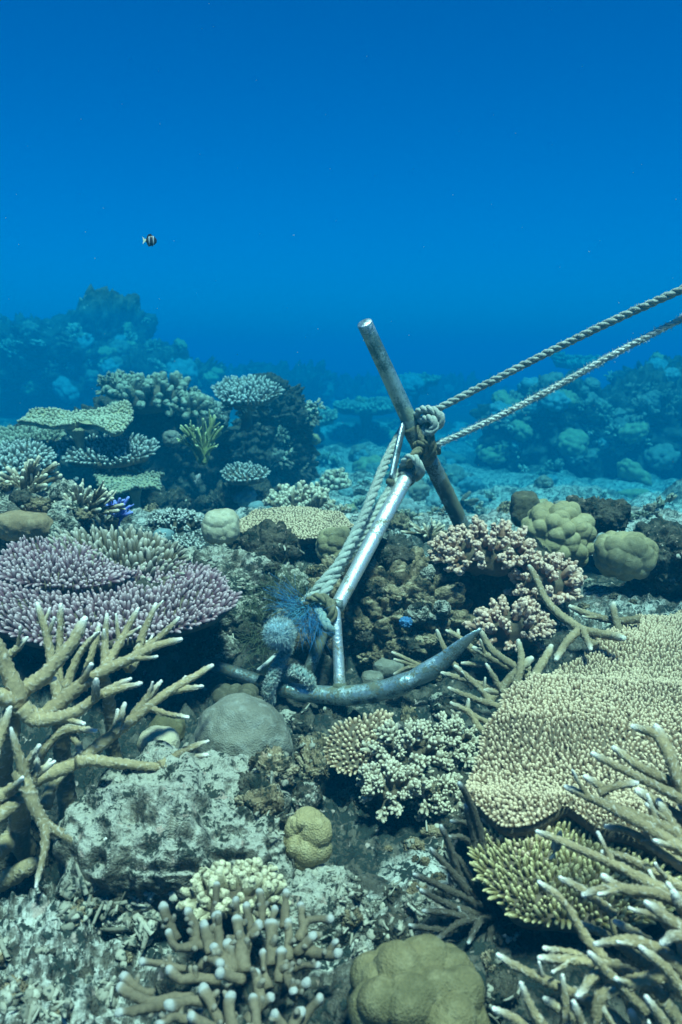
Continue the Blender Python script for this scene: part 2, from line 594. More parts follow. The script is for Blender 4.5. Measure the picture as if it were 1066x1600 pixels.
def rock_mesh(c, half, seed, level=5, style='rough', amp=0.25, size=0.5, box=0.75, yaw=0.0, fine=1.0):
    """blob of half-sizes `half` (x, y, z) round c, displaced as stone or massive coral"""
    v, f = ico(level)
    u = np.sign(v) * np.abs(v) ** box
    u = u / (np.abs(u).max() ** 1) if False else nrm(u) * (np.linalg.norm(u, axis=1, keepdims=True) / np.linalg.norm(u, axis=1).mean())
    half = np.asarray(half, float)
    V = u * half
    N = nrm(v / half)
    s = float(np.mean(half))
    q = V / s + seed * 3.17
    if style == 'rough':
        d = amp * s * (1.0 * fbm(q * 1.3, 5, seed, 0.52) + 0.28 * fine * fbm(q * 4.3, 4 if fine == 1 else 2, seed + 3, ridged=True))
        w1, _ = worley(q * 6.5, seed)
        w2, _ = worley(q * 15, seed + 2)
        d = d + amp * s * (0.26 * np.clip(0.6 - w1, -0.3, 1) + 0.14 * (fine if fine == 1 else 0) * np.clip(0.6 - w2, -0.3, 1)) + amp * s * 0.5 * soft(fbm(q * 2.2, 2, seed + 12) * 1.6)
    elif style == 'knobby':
        w1, s1 = worley(q / size, seed)
        w2, s2 = worley(q / (size * 0.42), seed + 4)
        d = amp * s * (0.8 * fbm(q, 3, seed) + 1.1 * (1 - np.exp(-(s1 - w1) * 3.0)) + 0.42 * (1 - np.exp(-(s2 - w2) * 3.0)) - 0.5 + 0.12 * fbm(q * 14, 3, seed + 1))
    elif style == 'reef':
        w1, s1 = worley(q * 2.6, seed)
        w2, s2 = worley(q * 6.3, seed + 4)
        w3, s3 = worley(q * 14, seed + 6)
        d = amp * s * (1.1 * fbm(q * 1.2, 3, seed) + 0.9 * (1 - np.exp(-(s1 - w1) * 2.5)) * (vnoise(q * 1.9, seed + 8) > -0.3) + 0.5 * (1 - np.exp(-(s2 - w2) * 2.5))
                       + 0.24 * (1 - np.exp(-(s3 - w3) * 2.5)) + 0.25 * fbm(q * 9, 3, seed + 2, ridged=True) - 0.6)
    elif style == 'lobed':
        w1, s1 = worley(q / size, seed)
        d = amp * s * (1.25 * (1 - (w1 / 0.75) ** 2) + 0.5 * fbm(q * 0.9, 2, seed)) + 0.012 * s * fbm(q * 9, 2, seed)
    else:  # smooth boulder with shallow dents
        d = amp * s * (fbm(q * 1.1, 3, seed) + 0.55 * fbm(q * 2.6, 2, seed + 6)) + 0.010 * s * fbm(q * 12, 2, seed)
    V = V + N * d[:, None]
    cy_, sy_ = math.cos(yaw), math.sin(yaw)
    V = V @ np.array([[cy_, sy_, 0], [-sy_, cy_, 0], [0, 0, 1]])
    return V + np.asarray(c), f

def rock(name, label, cat, px, py, d, wpix, hpix, mat, deep=1.0, group=None, **kw):
    """a rock or boulder whose outline is about wpix x hpix pixels round (px, py)"""
    c = P(px, py, d)
    hx, hz = wpx(wpix / 2, d), wpx(hpix / 2, d)
    k = 1 + 0.45 * kw.get('amp', 0.25)
    V, f = rock_mesh(c, (hx / k, hx * deep / k, hz / k), **kw)
    o = MB().add(V, None, f).build(name, mat, origin=c)
    return tag(o, label, cat, group)

# --- branchlets of the plate and bushy corals
def finger_template(bend=0.12, n=6, seed=0, fat=1.0, taper=0.72):
    """unit finger along z, length 1, base radius 1"""
    r = np.random.default_rng(seed)
    z = np.array([0, 0.5, 0.84, 0.975])
    rad = np.array([1.0, 0.94, taper + 0.02, taper * 0.48]) * fat
    a = r.uniform(0, 2 * PI)
    th = np.arange(n) / n * 2 * PI
    V = []
    for zz, rr in zip(z, rad):
        jit = r.uniform(0.86, 1.14, n)
        V.append(np.stack([rr * jit * np.cos(th), rr * jit * np.sin(th), np.full(n, zz)], 1))
    V = np.vstack(V + [np.array([[0, 0, 1.0]])])
    k = V[:, 2] ** 2
    B = np.stack([k * bend * math.cos(a), k * bend * math.sin(a)], 1)
    m = len(z)
    i = np.arange(m - 1)[:, None] * n
    j = np.arange(n)[None]; j2 = (j + 1) % n
    Q = np.stack([i + j, i + j2, i + n + j2, i + n + j], -1).reshape(-1, 4)
    T = np.stack([(m - 1) * n + np.arange(n), (m - 1) * n + (np.arange(n) + 1) % n, np.full(n, m * n)], 1)
    return V, B, Q, T, V[:, 2].copy()

FT = [finger_template(b, 5, s) for b, s in ((0.10, 1), (0.2, 2), (0.28, 3), (0.05, 4), (0.16, 5))]

def finger_local(k, length, rad):
    V, B, Q, T, tip = FT[k % len(FT)]
    v = V * (rad, rad, length)
    v[:, :2] += B * length
    return v, Q, T, tip

def in_poly(p, poly):
    x, y = p[:, 0], p[:, 1]
    c = np.zeros(len(p), bool)
    j = len(poly) - 1
    for i in range(len(poly)):
        xi, yi = poly[i]; xj, yj = poly[j]
        k = ((yi > y) != (yj > y)) & (x < (xj - xi) * (y - yi) / (yj - yi + 1e-12) + xi)
        c ^= k
        j = i
    return c

def ray_plane(px, py, p0, n):
    d = FW + (px - CX) / FPX * RT + (CY - py) / FPX * UP
    return CAM + d * (np.dot(p0 - CAM, n) / np.dot(d, n))

def ell(cx, cy, ax, ay, k=22, rough=0.06, seed=0):
    r = np.random.default_rng(seed)
    t = np.arange(k) / k * 2 * PI
    m = 1 + r.uniform(-rough, rough, k)
    return [(cx + ax * m[i] * math.cos(t[i]), cy - ay * m[i] * math.sin(t[i])) for i in range(k)]

def table_coral(label, poly, anchor, tilt, mat, spacing, length, radius, seed=0, nparts=0, stalk=0.12, thick=0.018, bowl=0.0,
                ruffle=0.0, lean=0.35, group=None, name='table_coral', cat='table coral', under=None, side=0.0, hvar=0.3, hfield=None, stalk_at=None):
    """flat coral plate traced by poly (pixels) on a plane through `anchor` (px, py, d), tilted towards the camera by `tilt` degrees"""
    rg = np.random.default_rng(seed + 100)
    kf = far(anchor[2]) / anchor[2]
    spacing, length, radius, stalk, thick, ruffle = (kf * q_ for q_ in (spacing, length, radius, stalk, thick, ruffle))
    p0 = P(*anchor)
    t = math.radians(tilt)
    n = nrm(np.array([math.sin(side), -math.sin(t), math.cos(t)]))
    u = nrm(np.cross(np.array([0, 1.0, 0]), n)); v = np.cross(n, u)
    W = np.array([ray_plane(x, y, p0, n) for x, y in poly])
    C = W.mean(0)
    uv = np.stack([(W - C) @ u, (W - C) @ v], 1)
    ring = smooth_path(np.vstack([np.c_[uv, np.zeros(len(uv))], np.r_[uv[0], 0][None]]), max(0.006, spacing * 0.8))[:-1, :2]
    # lobes along the rim
    ang = np.arctan2(ring[:, 1], ring[:, 0])
    rr = np.hypot(ring[:, 0], ring[:, 1])
    ring = ring * (1 + 0.05 * vnoise(np.stack([ring[:, 0] * 18, ring[:, 1] * 18, np.full(len(ring), seed)], 1), seed))[:, None]
    R0 = rr.mean()

    def surf(q):
        rel = np.hypot(q[:, 0], q[:, 1]) / R0
        z = bowl * R0 * rel ** 2
        if ruffle:
            z = z + ruffle * np.clip(rel, 0, 1.5) ** 2 * np.sin(np.arctan2(q[:, 1], q[:, 0]) * 7 + seed) + ruffle * 0.7 * fbm(np.c_[q * 9, np.full(len(q), seed)], 2, seed)
        z = z + 0.012 * fbm(np.c_[q * 6, np.full(len(q), seed)], 2, seed + 1)
        if hfield is not None:
            z = z + hfield(q)
        return z
    root = thing(name, label, cat, C + n * 0, group)
    # plate: top and under faces on rings shrinking to the centre
    ks = np.array([1.0, 0.985] + list(np.linspace(0.95, 0.06, 22 if R0 > 0.12 else 9)))
    m = len(ring)
    top, bot = [], []
    for k in ks:
        q = ring * k
        z = surf(q)
        top.append(C + q[:, :1] * u + q[:, 1:] * v + (z - (0.35 * thick if k == 1 else 0))[:, None] * n)
        bot.append(C + q[:, :1] * u + q[:, 1:] * v + (z - thick * (0.65 if k == 1 else 1.0) - 0.10 * R0 * (1 - k))[:, None] * n)
    V = np.vstack(top + bot + [(C + surf(np.zeros((1, 2)))[0] * n)[None], (C - (thick + 0.10 * R0) * n)[None]])
    Q = []
    L = len(ks)
    j = np.arange(m); j2 = (j + 1) % m
    for i in range(L - 1):
        Q.append(np.stack([i * m + j, i * m + j2, (i + 1) * m + j2, (i + 1) * m + j], 1))
        Q.append(np.stack([(L + i) * m + j2, (L + i) * m + j, (L + i + 1) * m + j, (L + i + 1) * m + j2], 1))
    Q.append(np.stack([L * m + j, L * m + j2, j2, j], 1))
    T = np.vstack([np.stack([(L - 1) * m + j, (L - 1) * m + j2, np.full(m, 2 * L * m)], 1), np.stack([(2 * L - 1) * m + j2, (2 * L - 1) * m + j, np.full(m, 2 * L * m + 1)], 1)])
    pb = MB().add(V, np.vstack(Q), T, 0.15)
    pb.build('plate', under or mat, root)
    if stalk:
        sa = np.zeros(2) if stalk_at is None else np.asarray(stalk_at)
        b0 = C + sa[0] * u + sa[1] * v - n * (thick + 0.09 * R0)
        g = np.array([b0[0], b0[1] + 0.02, b0[2] - stalk])
        pts = smooth_path(np.vstack([g, 0.5 * (g + b0) + (0, 0.01, 0), b0]), 0.01)
        kk = np.linspace(0, 1, len(pts))
        sv = tube(pts, R0 * (0.22 - 0.12 * np.sin(kk * PI) + 0.04 * kk), 14, lump=0.008, seed=seed, dome=False)
        MB().add(sv[0], sv[1], sv[2], 0.0).build('stalk', under or mat, root)
    # branchlets on a jittered hexagonal grid
    lo, hi = ring.min(0), ring.max(0)
    gx = np.arange(lo[0], hi[0], spacing)
    gy = np.arange(lo[1], hi[1], spacing * 0.87)
    GX, GY = np.meshgrid(gx, gy)
    GX = GX + (np.arange(len(gy)) % 2)[:, None] * spacing / 2
    q = np.stack([GX.ravel(), GY.ravel()], 1) + rg.uniform(-0.28, 0.28, (GX.size, 2)) * spacing
    q = q[in_poly(q, ring)]
    # a row along the rim
    per = np.cumsum(np.hypot(*np.diff(np.vstack([ring, ring[:1]]), axis=0).T))
    sel = np.unique(np.searchsorted(per, np.arange(0, per[-1], spacing * 0.85)))
    rim = ring[np.clip(sel, 0, m - 1)] * 0.995
    nr_ = len(q)
    q = np.vstack([q, rim])
    isrim = np.arange(len(q)) >= nr_
    z = surf(q)
    pos = C + q[:, :1] * u + q[:, 1:] * v + (z - 0.002)[:, None] * n
    rad_dir = nrm(np.stack([q[:, 0], q[:, 1]], 1))
    out = rad_dir[:, :1] * u + rad_dir[:, 1:] * v
    rel = np.clip(np.hypot(q[:, 0], q[:, 1]) / R0, 0, 1.3)
    dirs = n + out * (lean * rel ** 1.5 + isrim * 1.4)[:, None] + rg.normal(0, 0.14, pos.shape)
    hgt = length * rg.uniform(1 - hvar, 1 + hvar, len(q)) * np.where(isrim, 1.0, 1.0)
    hgt = hgt * (1 + 0.3 * fbm(np.c_[q * 10, np.zeros(len(q))], 2, seed + 3))
    dead = fbm(np.c_[q * 7, np.full(len(q), seed * 1.7)], 3, seed + 5) > 0.55
    hgt = np.where(dead, hgt * 0.35, hgt)
    Rm = frames(dirs, rg.uniform(0, 6.28, len(q)))
    sc = rg.uniform(0.75, 1.25, len(q)) * (1 + 0.22 * vnoise(np.c_[q * 16, np.zeros(len(q))], seed + 8))
    # the nearest ones as parts of their own, the rest joined
    dist = np.linalg.norm(pos - CAM, axis=1)
    vis = ((pos - CAM) @ FW > 0)
    pxs = CX + FPX * ((pos - CAM) @ RT) / ((pos - CAM) @ FW)
    pys = CY - FPX * ((pos - CAM) @ UP) / ((pos - CAM) @ FW)
    vis &= (pxs > 0) & (pxs < 1066) & (pys < 1600)
    order = np.argsort(np.where(vis, dist, 99))
    npart = min(nparts, int(vis.sum()))
    single = np.zeros(len(q), bool)
    single[order[:npart]] = True
    variants = rg.integers(0, len(FT), len(q))
    if npart:
        ms = []
        for k in range(len(FT)):
            fv, fq, ft, tp = finger_local(k, length, radius)
            ms.append(MB().add(fv, fq, ft, tp).mesh('branchlet', mat))
        for i in np.nonzero(single)[0]:
            o = bpy.data.objects.new('branchlet', ms[variants[i]])
            COL.objects.link(o)
            o.parent = root
            o.rotation_mode = 'QUATERNION'
            o.rotation_quaternion = Matrix(Rm[i].tolist()).to_quaternion()
            o.location = pos[i] - C
            o.scale = (sc[i], sc[i], hgt[i] / length)
    rest = MB()
    for k in range(len(FT)):
        s = (~single) & (variants == k)
        if s.any():
            fv, fq, ft, tp = finger_local(k, length, radius)
            A = Rm[s] * np.stack([sc[s], sc[s], hgt[s] / length], 1)[:, None, :]
            rest.many(fv, fq, ft, tp, A, pos[s])
    if rest.n:
        stuff(rest.build('branchlet_field', mat, root))
    return root

# --- sprigs: one stem with side branchlets, the unit of bushy corals
def sprig_mb(length, rad, n, seed, spread=0.9, knob=1.0):
    r = np.random.default_rng(seed)
    b = MB()
    fv, fq, ft, tp = finger_local(seed, length, rad * 1.25)
    b.add(fv, fq, ft, tp)
    zs = np.sort(r.uniform(0.25, 0.95, n))
    az = np.arange(n) * 2.399 + r.uniform(0, 0.6, n)
    d = np.stack([np.cos(az) * spread, np.sin(az) * spread, 0.55 + 0.6 * zs], 1)
    R = frames(d, az)
    L = length * r.uniform(0.28, 0.5, n) * knob * (1.15 - 0.5 * zs)
    rr = rad * r.uniform(0.75, 1.0, n)
    for i in range(n):
        fv, fq, ft, tp = finger_local(i + seed, L[i], rr[i])
        b.add(fv @ R[i].T + (0, 0, zs[i] * length * 0.9), fq, ft, np.maximum(tp, 0) ** 1.0)
    return b

def place_many(meshes, name, root, pos, Rm, sc, rg, part=True):
    o0 = np.array(root['_o'])
    for i in range(len(pos)):
        o = bpy.data.objects.new(name, meshes[int(rg.integers(0, len(meshes)))])
        COL.objects.link(o)
        o.parent = root
        o.rotation_mode = 'QUATERNION'
        o.rotation_quaternion = Matrix(Rm[i].tolist()).to_quaternion()
        o.location = pos[i] - o0
        o.scale = (sc[i],) * 3

def bush(label, px, py, d, wpix, hpix, mat, n=45, length=0.035, rad=0.005, nside=9, seed=0, deep=0.9, lift=-0.15, name='bushy_coral', cat='bushy coral',
         core=None, group=None, spread=0.9, shape=0.85, joined=False, knob=1.0, minz=-0.35):
    """cushion of sprigs over a domed core"""
    rg = np.random.default_rng(seed + 500)
    length, rad = length * far(d) / d, rad * far(d) / d
    c = P(px, py, d)
    hx, hz = wpx(wpix / 2, d), wpx(hpix / 2, d)
    hx, hz = max(hx - length * 0.7, hx * 0.4), max(hz - length * 0.7, hz * 0.4)
    half = np.array([hx, hx * deep, hz])
    root = thing(name, label, cat, c, group)
    V, f = rock_mesh(c, half * shape, seed, 3, 'rough', 0.18)
    MB().add(V, None, f, 0.0).build('core', core or mat, root)
    k = np.arange(n * 2) + 0.5
    ph = np.arccos(1 - 2 * k / (n * 2)); th = PI * (1 + 5 ** 0.5) * k
    D = np.stack([np.cos(th) * np.sin(ph), np.sin(th) * np.sin(ph), np.cos(ph)], 1)
    D = D[(D[:, 2] > minz) & (D[:, 1] < 0.75)]
    D = nrm(D + rg.normal(0, 0.13, D.shape))
    pos = c + D * half * rg.uniform(0.80, 1.02, (len(D), 1))
    dirs = nrm(D / half * half.mean() + (0, 0, 0.35)) + rg.normal(0, 0.15, D.shape)
    Rm = frames(dirs, rg.uniform(0, 6.28, len(D)))
    sc = rg.uniform(0.75, 1.2, len(D))
    if joined:
        b = MB()
        for i in range(len(D)):
            if i < 4: pass
            s = sprig_mb(length, rad, nside, seed * 7 + i % 5, spread, knob)
            off = 0
            for vv, aa in zip(s.v, s.a): pass
            Vv = np.concatenate(s.v) @ (Rm[i] * sc[i]).T + pos[i]
            b.add(Vv, np.concatenate(s.q), np.concatenate(s.t), np.concatenate(s.a))
        stuff(b.build('sprig_field', mat, root))
    else:
        ms = [sprig_mb(length, rad, nside, seed * 7 + j, spread, knob).mesh('sprig', mat) for j in range(5)]
        place_many(ms, 'sprig', root, pos, Rm, sc, rg)
    return root

# --- staghorn branches
def branch_geo(b, pts, w0, w1, bump, rg, step=0.0035, n=14, tip_len=0.03, bare=False):
    """pts: (px, py, d) from base to tip; w0, w1 widths in pixels at base and tip"""
    W = np.array([P(*q) for q in pts])
    dm = np.mean([q[2] for q in pts])
    p = smooth_path(W, step)
    L = np.concatenate([[0], np.cumsum(np.linalg.norm(np.diff(p, axis=0), axis=1))])
    k = L / L[-1]
    r = 0.9 * (wpx(w0 / 2, dm) * (1 - k) + wpx(w1 / 2, dm) * k)
    r = r * np.where(L > L[-1] - tip_len * 0.6, 1 - 0.35 * ((L - (L[-1] - tip_len * 0.6)) / (tip_len * 0.6)) ** 2, 1)
    wob = 0.10 * wpx(w0, dm)
    p = p + wob * np.stack([vnoise(p * 22, 60 + j) for j in range(3)], 1) * np.minimum(1, k * 5)[:, None]
    tip = np.clip(1 - (L[-1] - L) / tip_len, 0, 1) * (0 if w1 >= 18 else 1)
    v, q, t, a = tube(p, r, n, bump, rg, tipk=tip)
    b.add(v, q, t, a)
    return p, r, k

def twigs(branch, mat, p, r, k, rg, count, length, bump, up=0.5):
    t = nrm(np.gradient(p, axis=0))
    for _ in range(count):
        i = int(rg.uniform(0.25, 0.92) * (len(p) - 1))
        d = nrm(rg.normal(0, 1, 3) * (1, 1, 0.8))
        d = nrm(d - t[i] * np.dot(d, t[i]) + 0.9 * t[i] + (0, 0, up * 0.4))
        L = length * rg.uniform(0.5, 1.3)
        m = max(5, int(L / 0.004))
        s = np.linspace(0, 1, m)[:, None]
        q = p[i] + d * L * s + np.array([0, 0, 0.15 * L]) * s ** 2
        rr = r[i] * (0.62 - 0.3 * s[:, 0])
        v, qq, tt, a = tube(q, rr, 10, bump * 0.8, rg, tipk=np.clip(1 - (1 - s[:, 0]) * L / 0.022, 0, 1))
        MB().add(v, qq, tt, a).build('twig', mat, branch)

def staghorn(label, branches, mat, seed=0, bump=0.0014, ntwig=1.2, twig=0.03, name='staghorn_coral', step=0.0027, group=None, tip_len=0.03, n=20):
    """branches: list of (points (px,py,d), width at base, width at tip [, twigs])"""
    rg = np.random.default_rng(seed + 900)
    o = P(*branches[0][0][0])
    root = thing(name, label, 'staghorn coral', o, group)
    for br in branches:
        b = MB()
        p, r, k = branch_geo(b, br[0], br[1], br[2], bump, rg, step, n, tip_len)
        nt_ = br[3] if len(br) > 3 else int(rg.poisson(ntwig))
        o_ = b.build('branch', mat, root)
        if nt_:
            twigs(o_, mat, p, r, k, rg, nt_, twig, bump)
    return root

def stag_bush(label, px, py, d, wpix, hpix, mat, n=18, wbase=9, seed=0, name='staghorn_coral', flat=0.5, group=None, forks=2, n_side=8, bump=0.0009, aim=None):
    """small thicket grown from one foot: each branch forks"""
    rg = np.random.default_rng(seed + 1300)
    o = P(px, py + hpix * 0.45, d)
    root = thing(name, label, 'staghorn coral', o, group)
    hx, hz = wpx(wpix / 2, d), wpx(hpix, d)
    for i in range(n):
        az = i * 2.399 + rg.uniform(-0.3, 0.3)
        el_ = rg.uniform(0.15, 1.0)
        tipp = o + np.array([math.cos(az) * hx * math.cos(el_ * 1.2) * 1.05, math.sin(az) * hx * 0.8 * math.cos(el_ * 1.2), hz * (0.25 + 0.75 * math.sin(el_ * 1.4))]) * rg.uniform(0.8, 1.08)
        if aim is not None:
            tipp = tipp + np.asarray(aim) * rg.uniform(0.4, 1.0)
        mid = o + (tipp - o) * 0.5 + np.array([0, 0, hz * 0.10])
        st = o + rg.normal(0, 0.06, 3) * hx
        p = smooth_path(np.vstack([st, mid, tipp]), 0.006)
        r0 = wpx(wbase / 2, d)
        kk = np.linspace(0, 1, len(p))
        b = MB()
        L = np.linalg.norm(tipp - o)
        v, q, t, a = tube(p, r0 * (1.1 - 0.5 * kk), n_side, bump, rg, tipk=np.clip(1 - (1 - kk) * L / 0.03, 0, 1))
        b.add(v, q, t, a)
        o_ = b.build('branch', mat, root)
        twigs(o_, mat, p, r0 * (1.15 - 0.45 * kk), kk, rg, forks, 0.28 * L, bump)
    return root

# --- laid rope
def rope_strands(root, pts, rad, mat, pitch=None, seed=0, strands=3, fuzz=0, fmat=None, fl=0.006, step=None, phase=0.0, twist=None):
    p = smooth_path(np.asarray(pts), step or rad * 0.55)
    t, x, y = path_frames(p)
    L = np.concatenate([[0], np.cumsum(np.linalg.norm(np.diff(p, axis=0), axis=1))])
    pitch = pitch or rad * 6.2
    rs = rad * 0.52
    for s in range(strands):
        a = L / pitch * 2 * PI + s * 2 * PI / strands + phase
        q = p + (rad * 0.52) * (np.cos(a)[:, None] * x + np.sin(a)[:, None] * y)
        v, qq, tt, ta = tube(q, rs, 9, lump=rad * 0.10, seed=seed + s)
        MB().add(v, qq, tt, 0.4).build('strand', mat, root)
    if fuzz:
        rg = np.random.default_rng(seed + 77)
        b = MB()
        i = rg.integers(1, len(p) - 1, fuzz)
        az = rg.uniform(0, 6.28, fuzz)
        radial = np.cos(az)[:, None] * x[i] + np.sin(az)[:, None] * y[i]
        base = p[i] + radial * rad * 0.85
        d = nrm(radial + t[i] * rg.normal(0, 0.8, (fuzz, 1)) + rg.normal(0, 0.45, (fuzz, 3)))
        R = frames(d, az)
        ln = fl * rg.uniform(0.4, 1.4, fuzz)
        w_ = 0.0008 * rg.uniform(0.7, 1.5, fuzz)
        V = np.array([(-1, 0, 0), (0.5, 0.87, 0), (0.5, -0.87, 0), (0.3, 0.2, 0.6), (0.9, 0.5, 1.0)], float)
        T = np.array([(0, 1, 3), (1, 2, 3), (2, 0, 3), (1, 4, 3), (2, 3, 4)])
        A = R * np.stack([w_, w_, ln], 1)[:, None, :]
        b.many(V, None, T, np.full(5, 0.8), A, base)
        stuff(b.build('fuzz', fmat or mat, root))
    return p

def hairs(c, n, length, width, rg, dirbias, spread=1.0, r0=0.01, curl=0.5, segs=5):
    """thin curled fibres spreading from c"""
    b = MB()
    for i in range(n):
        d = nrm(rg.normal(0, spread, 3) + dirbias)
        s = np.linspace(0, 1, segs)[:, None]
        L = length * rg.uniform(0.5, 1.2)
        side = rg.normal(0, 1, 3) * curl
        q = c + rg.normal(0, r0, 3) + d * L * s + side * L * 0.4 * s ** 2
        v, qq, tt, a = tube(q, width * (1 - 0.5 * s[:, 0]), 4, dome=False)
        b.add(v, qq, tt, np.repeat(s[:, 0], 4).tolist() + [0, 1])
    return b
# ------------------------------------------------------------------ coral colours
C_STAG = coral_mat('yellow staghorn', (0.41, 0.31, 0.165), (0.86, 0.80, 0.70), 3.0)
C_STAGD = coral_mat('dusky staghorn', (0.115, 0.095, 0.065), (0.50, 0.50, 0.46), 4.0)
C_THIN = coral_mat('tan staghorn', (0.37, 0.275, 0.15), (0.66, 0.60, 0.47), 3.0)
C_TAN = coral_mat('tan plate', (0.25, 0.15, 0.075), (0.78, 0.58, 0.37), 1.9, patch=6)  # bases darkened to paint in shade between fingers; pale tips are its own
C_PURPLE = coral_mat('mauve plate', (0.165, 0.07, 0.10), (0.64, 0.46, 0.45), 3.0, patch=10)
C_BROWN = coral_mat('brown fingers', (0.13, 0.095, 0.05), (0.58, 0.50, 0.40), 3.0)
C_YELL = coral_mat('yellow plate', (0.22, 0.17, 0.055), (0.68, 0.57, 0.29), 2.2)
C_PINK = coral_mat('pinkish bush', (0.34, 0.17, 0.10), (0.82, 0.56, 0.40), 2.0, patch=14)
C_CREAM = coral_mat('cream bush', (0.19, 0.14, 0.08), (0.70, 0.60, 0.43), 2.0, patch=14)
C_WHITE = coral_mat('pale tipped plate', (0.085, 0.09, 0.07), (0.58, 0.60, 0.53), 3.0)
C_GREEN = coral_mat('olive bush', (0.13, 0.13, 0.08), (0.35, 0.36, 0.26), 2.0)
C_BLUE = coral_mat('blue staghorn', (0.05, 0.07, 0.40), (0.25, 0.32, 0.75), 2.0)
C_FING = coral_mat('knobby fingers', (0.20, 0.155, 0.095), (0.38, 0.37, 0.33), 6.0, speck=900, bumpd=0.0012)
C_CAUL = coral_mat('cauliflower', (0.30, 0.25, 0.14), (0.66, 0.58, 0.38), 1.5)
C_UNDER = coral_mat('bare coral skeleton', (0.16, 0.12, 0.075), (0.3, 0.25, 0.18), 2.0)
B_GREY = boulder_mat('grey boulder coral', (0.20, 0.19, 0.145), (0.33, 0.34, 0.29), (0.12, 0.115, 0.085))
B_OCHRE = boulder_mat('ochre lobed coral', (0.40, 0.315, 0.15), (0.50, 0.42, 0.24), (0.27, 0.21, 0.10))
B_PORI = boulder_mat('tan lobed coral', (0.33, 0.265, 0.135), (0.42, 0.36, 0.21), (0.22, 0.18, 0.09))
B_YELL = boulder_mat('mustard lobed coral', (0.185, 0.15, 0.07), (0.28, 0.24, 0.13), (0.11, 0.095, 0.045))
B_PALE = boulder_mat('pale boulder coral', (0.45, 0.39, 0.26), (0.56, 0.51, 0.38), (0.32, 0.27, 0.17))
B_TEAL = boulder_mat('grey blue dome coral', (0.16, 0.25, 0.25), (0.30, 0.40, 0.38), (0.10, 0.15, 0.15))
B_STUMP = boulder_mat('dark stump', (0.10, 0.085, 0.05), (0.2, 0.17, 0.11), (0.05, 0.045, 0.03))

# ------------------------------------------------------------------ rocks of the near reef
rock('reef_slab', 'big pale silted rock slab under the yellow staghorn branches, dark turf in its pits', 'rock', 295, 1312, 1.25, 430, 210, M_ROCK, deep=0.85, level=6, seed=3, amp=0.34, box=0.80, fine=0.7)
rock('reef_rock', 'silted rock hump beside the ochre lobed coral, sloping down to the rubble gully', 'rock', 470, 1440, 1.16, 220, 170, M_ROCK, deep=1.0, level=5, seed=5, amp=0.32)
rock('reef_rock', 'brown knobby rock ledge behind the anchor post', 'rock', 600, 965, 2.14, 320, 230, M_BROWN, deep=0.8, level=6, seed=11, style='knobby', amp=0.22, size=0.30, box=0.95)
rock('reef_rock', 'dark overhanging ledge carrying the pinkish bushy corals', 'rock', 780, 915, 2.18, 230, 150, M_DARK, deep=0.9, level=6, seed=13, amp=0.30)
rock('reef_rock', 'pale pitted rock slope above the dark hollow left of the ropes', 'rock', 365, 925, 2.10, 260, 140, M_ROCK, deep=0.8, level=6, seed=17, amp=0.32)
rock('reef_rock', 'broken dark rock below the rim of the mauve plate', 'rock', 335, 985, 2.03, 130, 120, M_DARK, deep=0.9, level=5, seed=19, amp=0.42)
rock('reef_rock', 'silt capped stone just above the left anchor arm', 'rock', 345, 1012, 1.95, 66, 46, M_ROCK, deep=1, level=4, seed=20, amp=0.35)
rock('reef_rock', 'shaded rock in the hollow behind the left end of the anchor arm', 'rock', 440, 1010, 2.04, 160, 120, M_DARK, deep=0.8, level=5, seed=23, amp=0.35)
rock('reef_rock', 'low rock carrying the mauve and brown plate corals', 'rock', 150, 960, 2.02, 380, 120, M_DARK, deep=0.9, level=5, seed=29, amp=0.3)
rock('reef_rock', 'crusty rock mound under the spiky corals at the left edge', 'rock', 60, 815, 2.40, 260, 110, M_ROCK, deep=0.8, level=5, seed=31, amp=0.34)
rock('reef_rock', 'dark pitted rock between the lobed mound and the round boulder', 'rock', 940, 806, 2.46, 96, 56, M_DARK, deep=1, level=5, seed=37, amp=0.42)
rock('reef_rock', 'small dark peaked rock just behind the lobed mound', 'rock', 900, 796, 2.48, 44, 46, M_DARK, deep=1, level=4, seed=38, amp=0.45)
rock('reef_rock', 'dark crumbling rock at the right edge of the sandy terrace', 'rock', 1045, 872, 2.25, 110, 105, M_DARK, deep=1, level=5, seed=41, amp=0.45)
rock('reef_rock', 'low dark rock beyond the round boulder at the right edge', 'rock', 1035, 838, 2.5, 90, 40, M_DARK, deep=1, level=4, seed=43, amp=0.4)
rock('reef_rock', 'dark foot under the big tan plate coral', 'rock', 1000, 1300, 1.38, 420, 190, M_DARK, deep=0.6, level=5, seed=47, amp=0.3)
rock('reef_rock', 'turfed stone under the grey boulder coral beside the gully', 'rock', 350, 1250, 1.52, 140, 50, M_DARK, deep=0.9, level=4, seed=49, amp=0.35)
rock('reef_rock', 'speckled grey stone standing in the gully right of the grey boulder', 'rock', 462, 1225, 1.47, 82, 90, M_DARK, deep=0.9, level=5, seed=53, amp=0.3)
rock('reef_rock', 'dark rock under the cream bushy coral', 'rock', 655, 1245, 1.52, 210, 150, M_DARK, deep=0.7, level=5, seed=59, amp=0.32)
rock('reef_rock', 'small rubble stone in front of the mustard lobed mound', 'rock', 600, 1462, 1.12, 60, 40, M_DARK, deep=1, level=4, seed=61, amp=0.4)
rock('reef_rock', 'dark hump below the staghorn at the left edge', 'rock', 20, 1330, 1.34, 150, 110, M_DARK, deep=0.8, level=5, seed=67, amp=0.3)

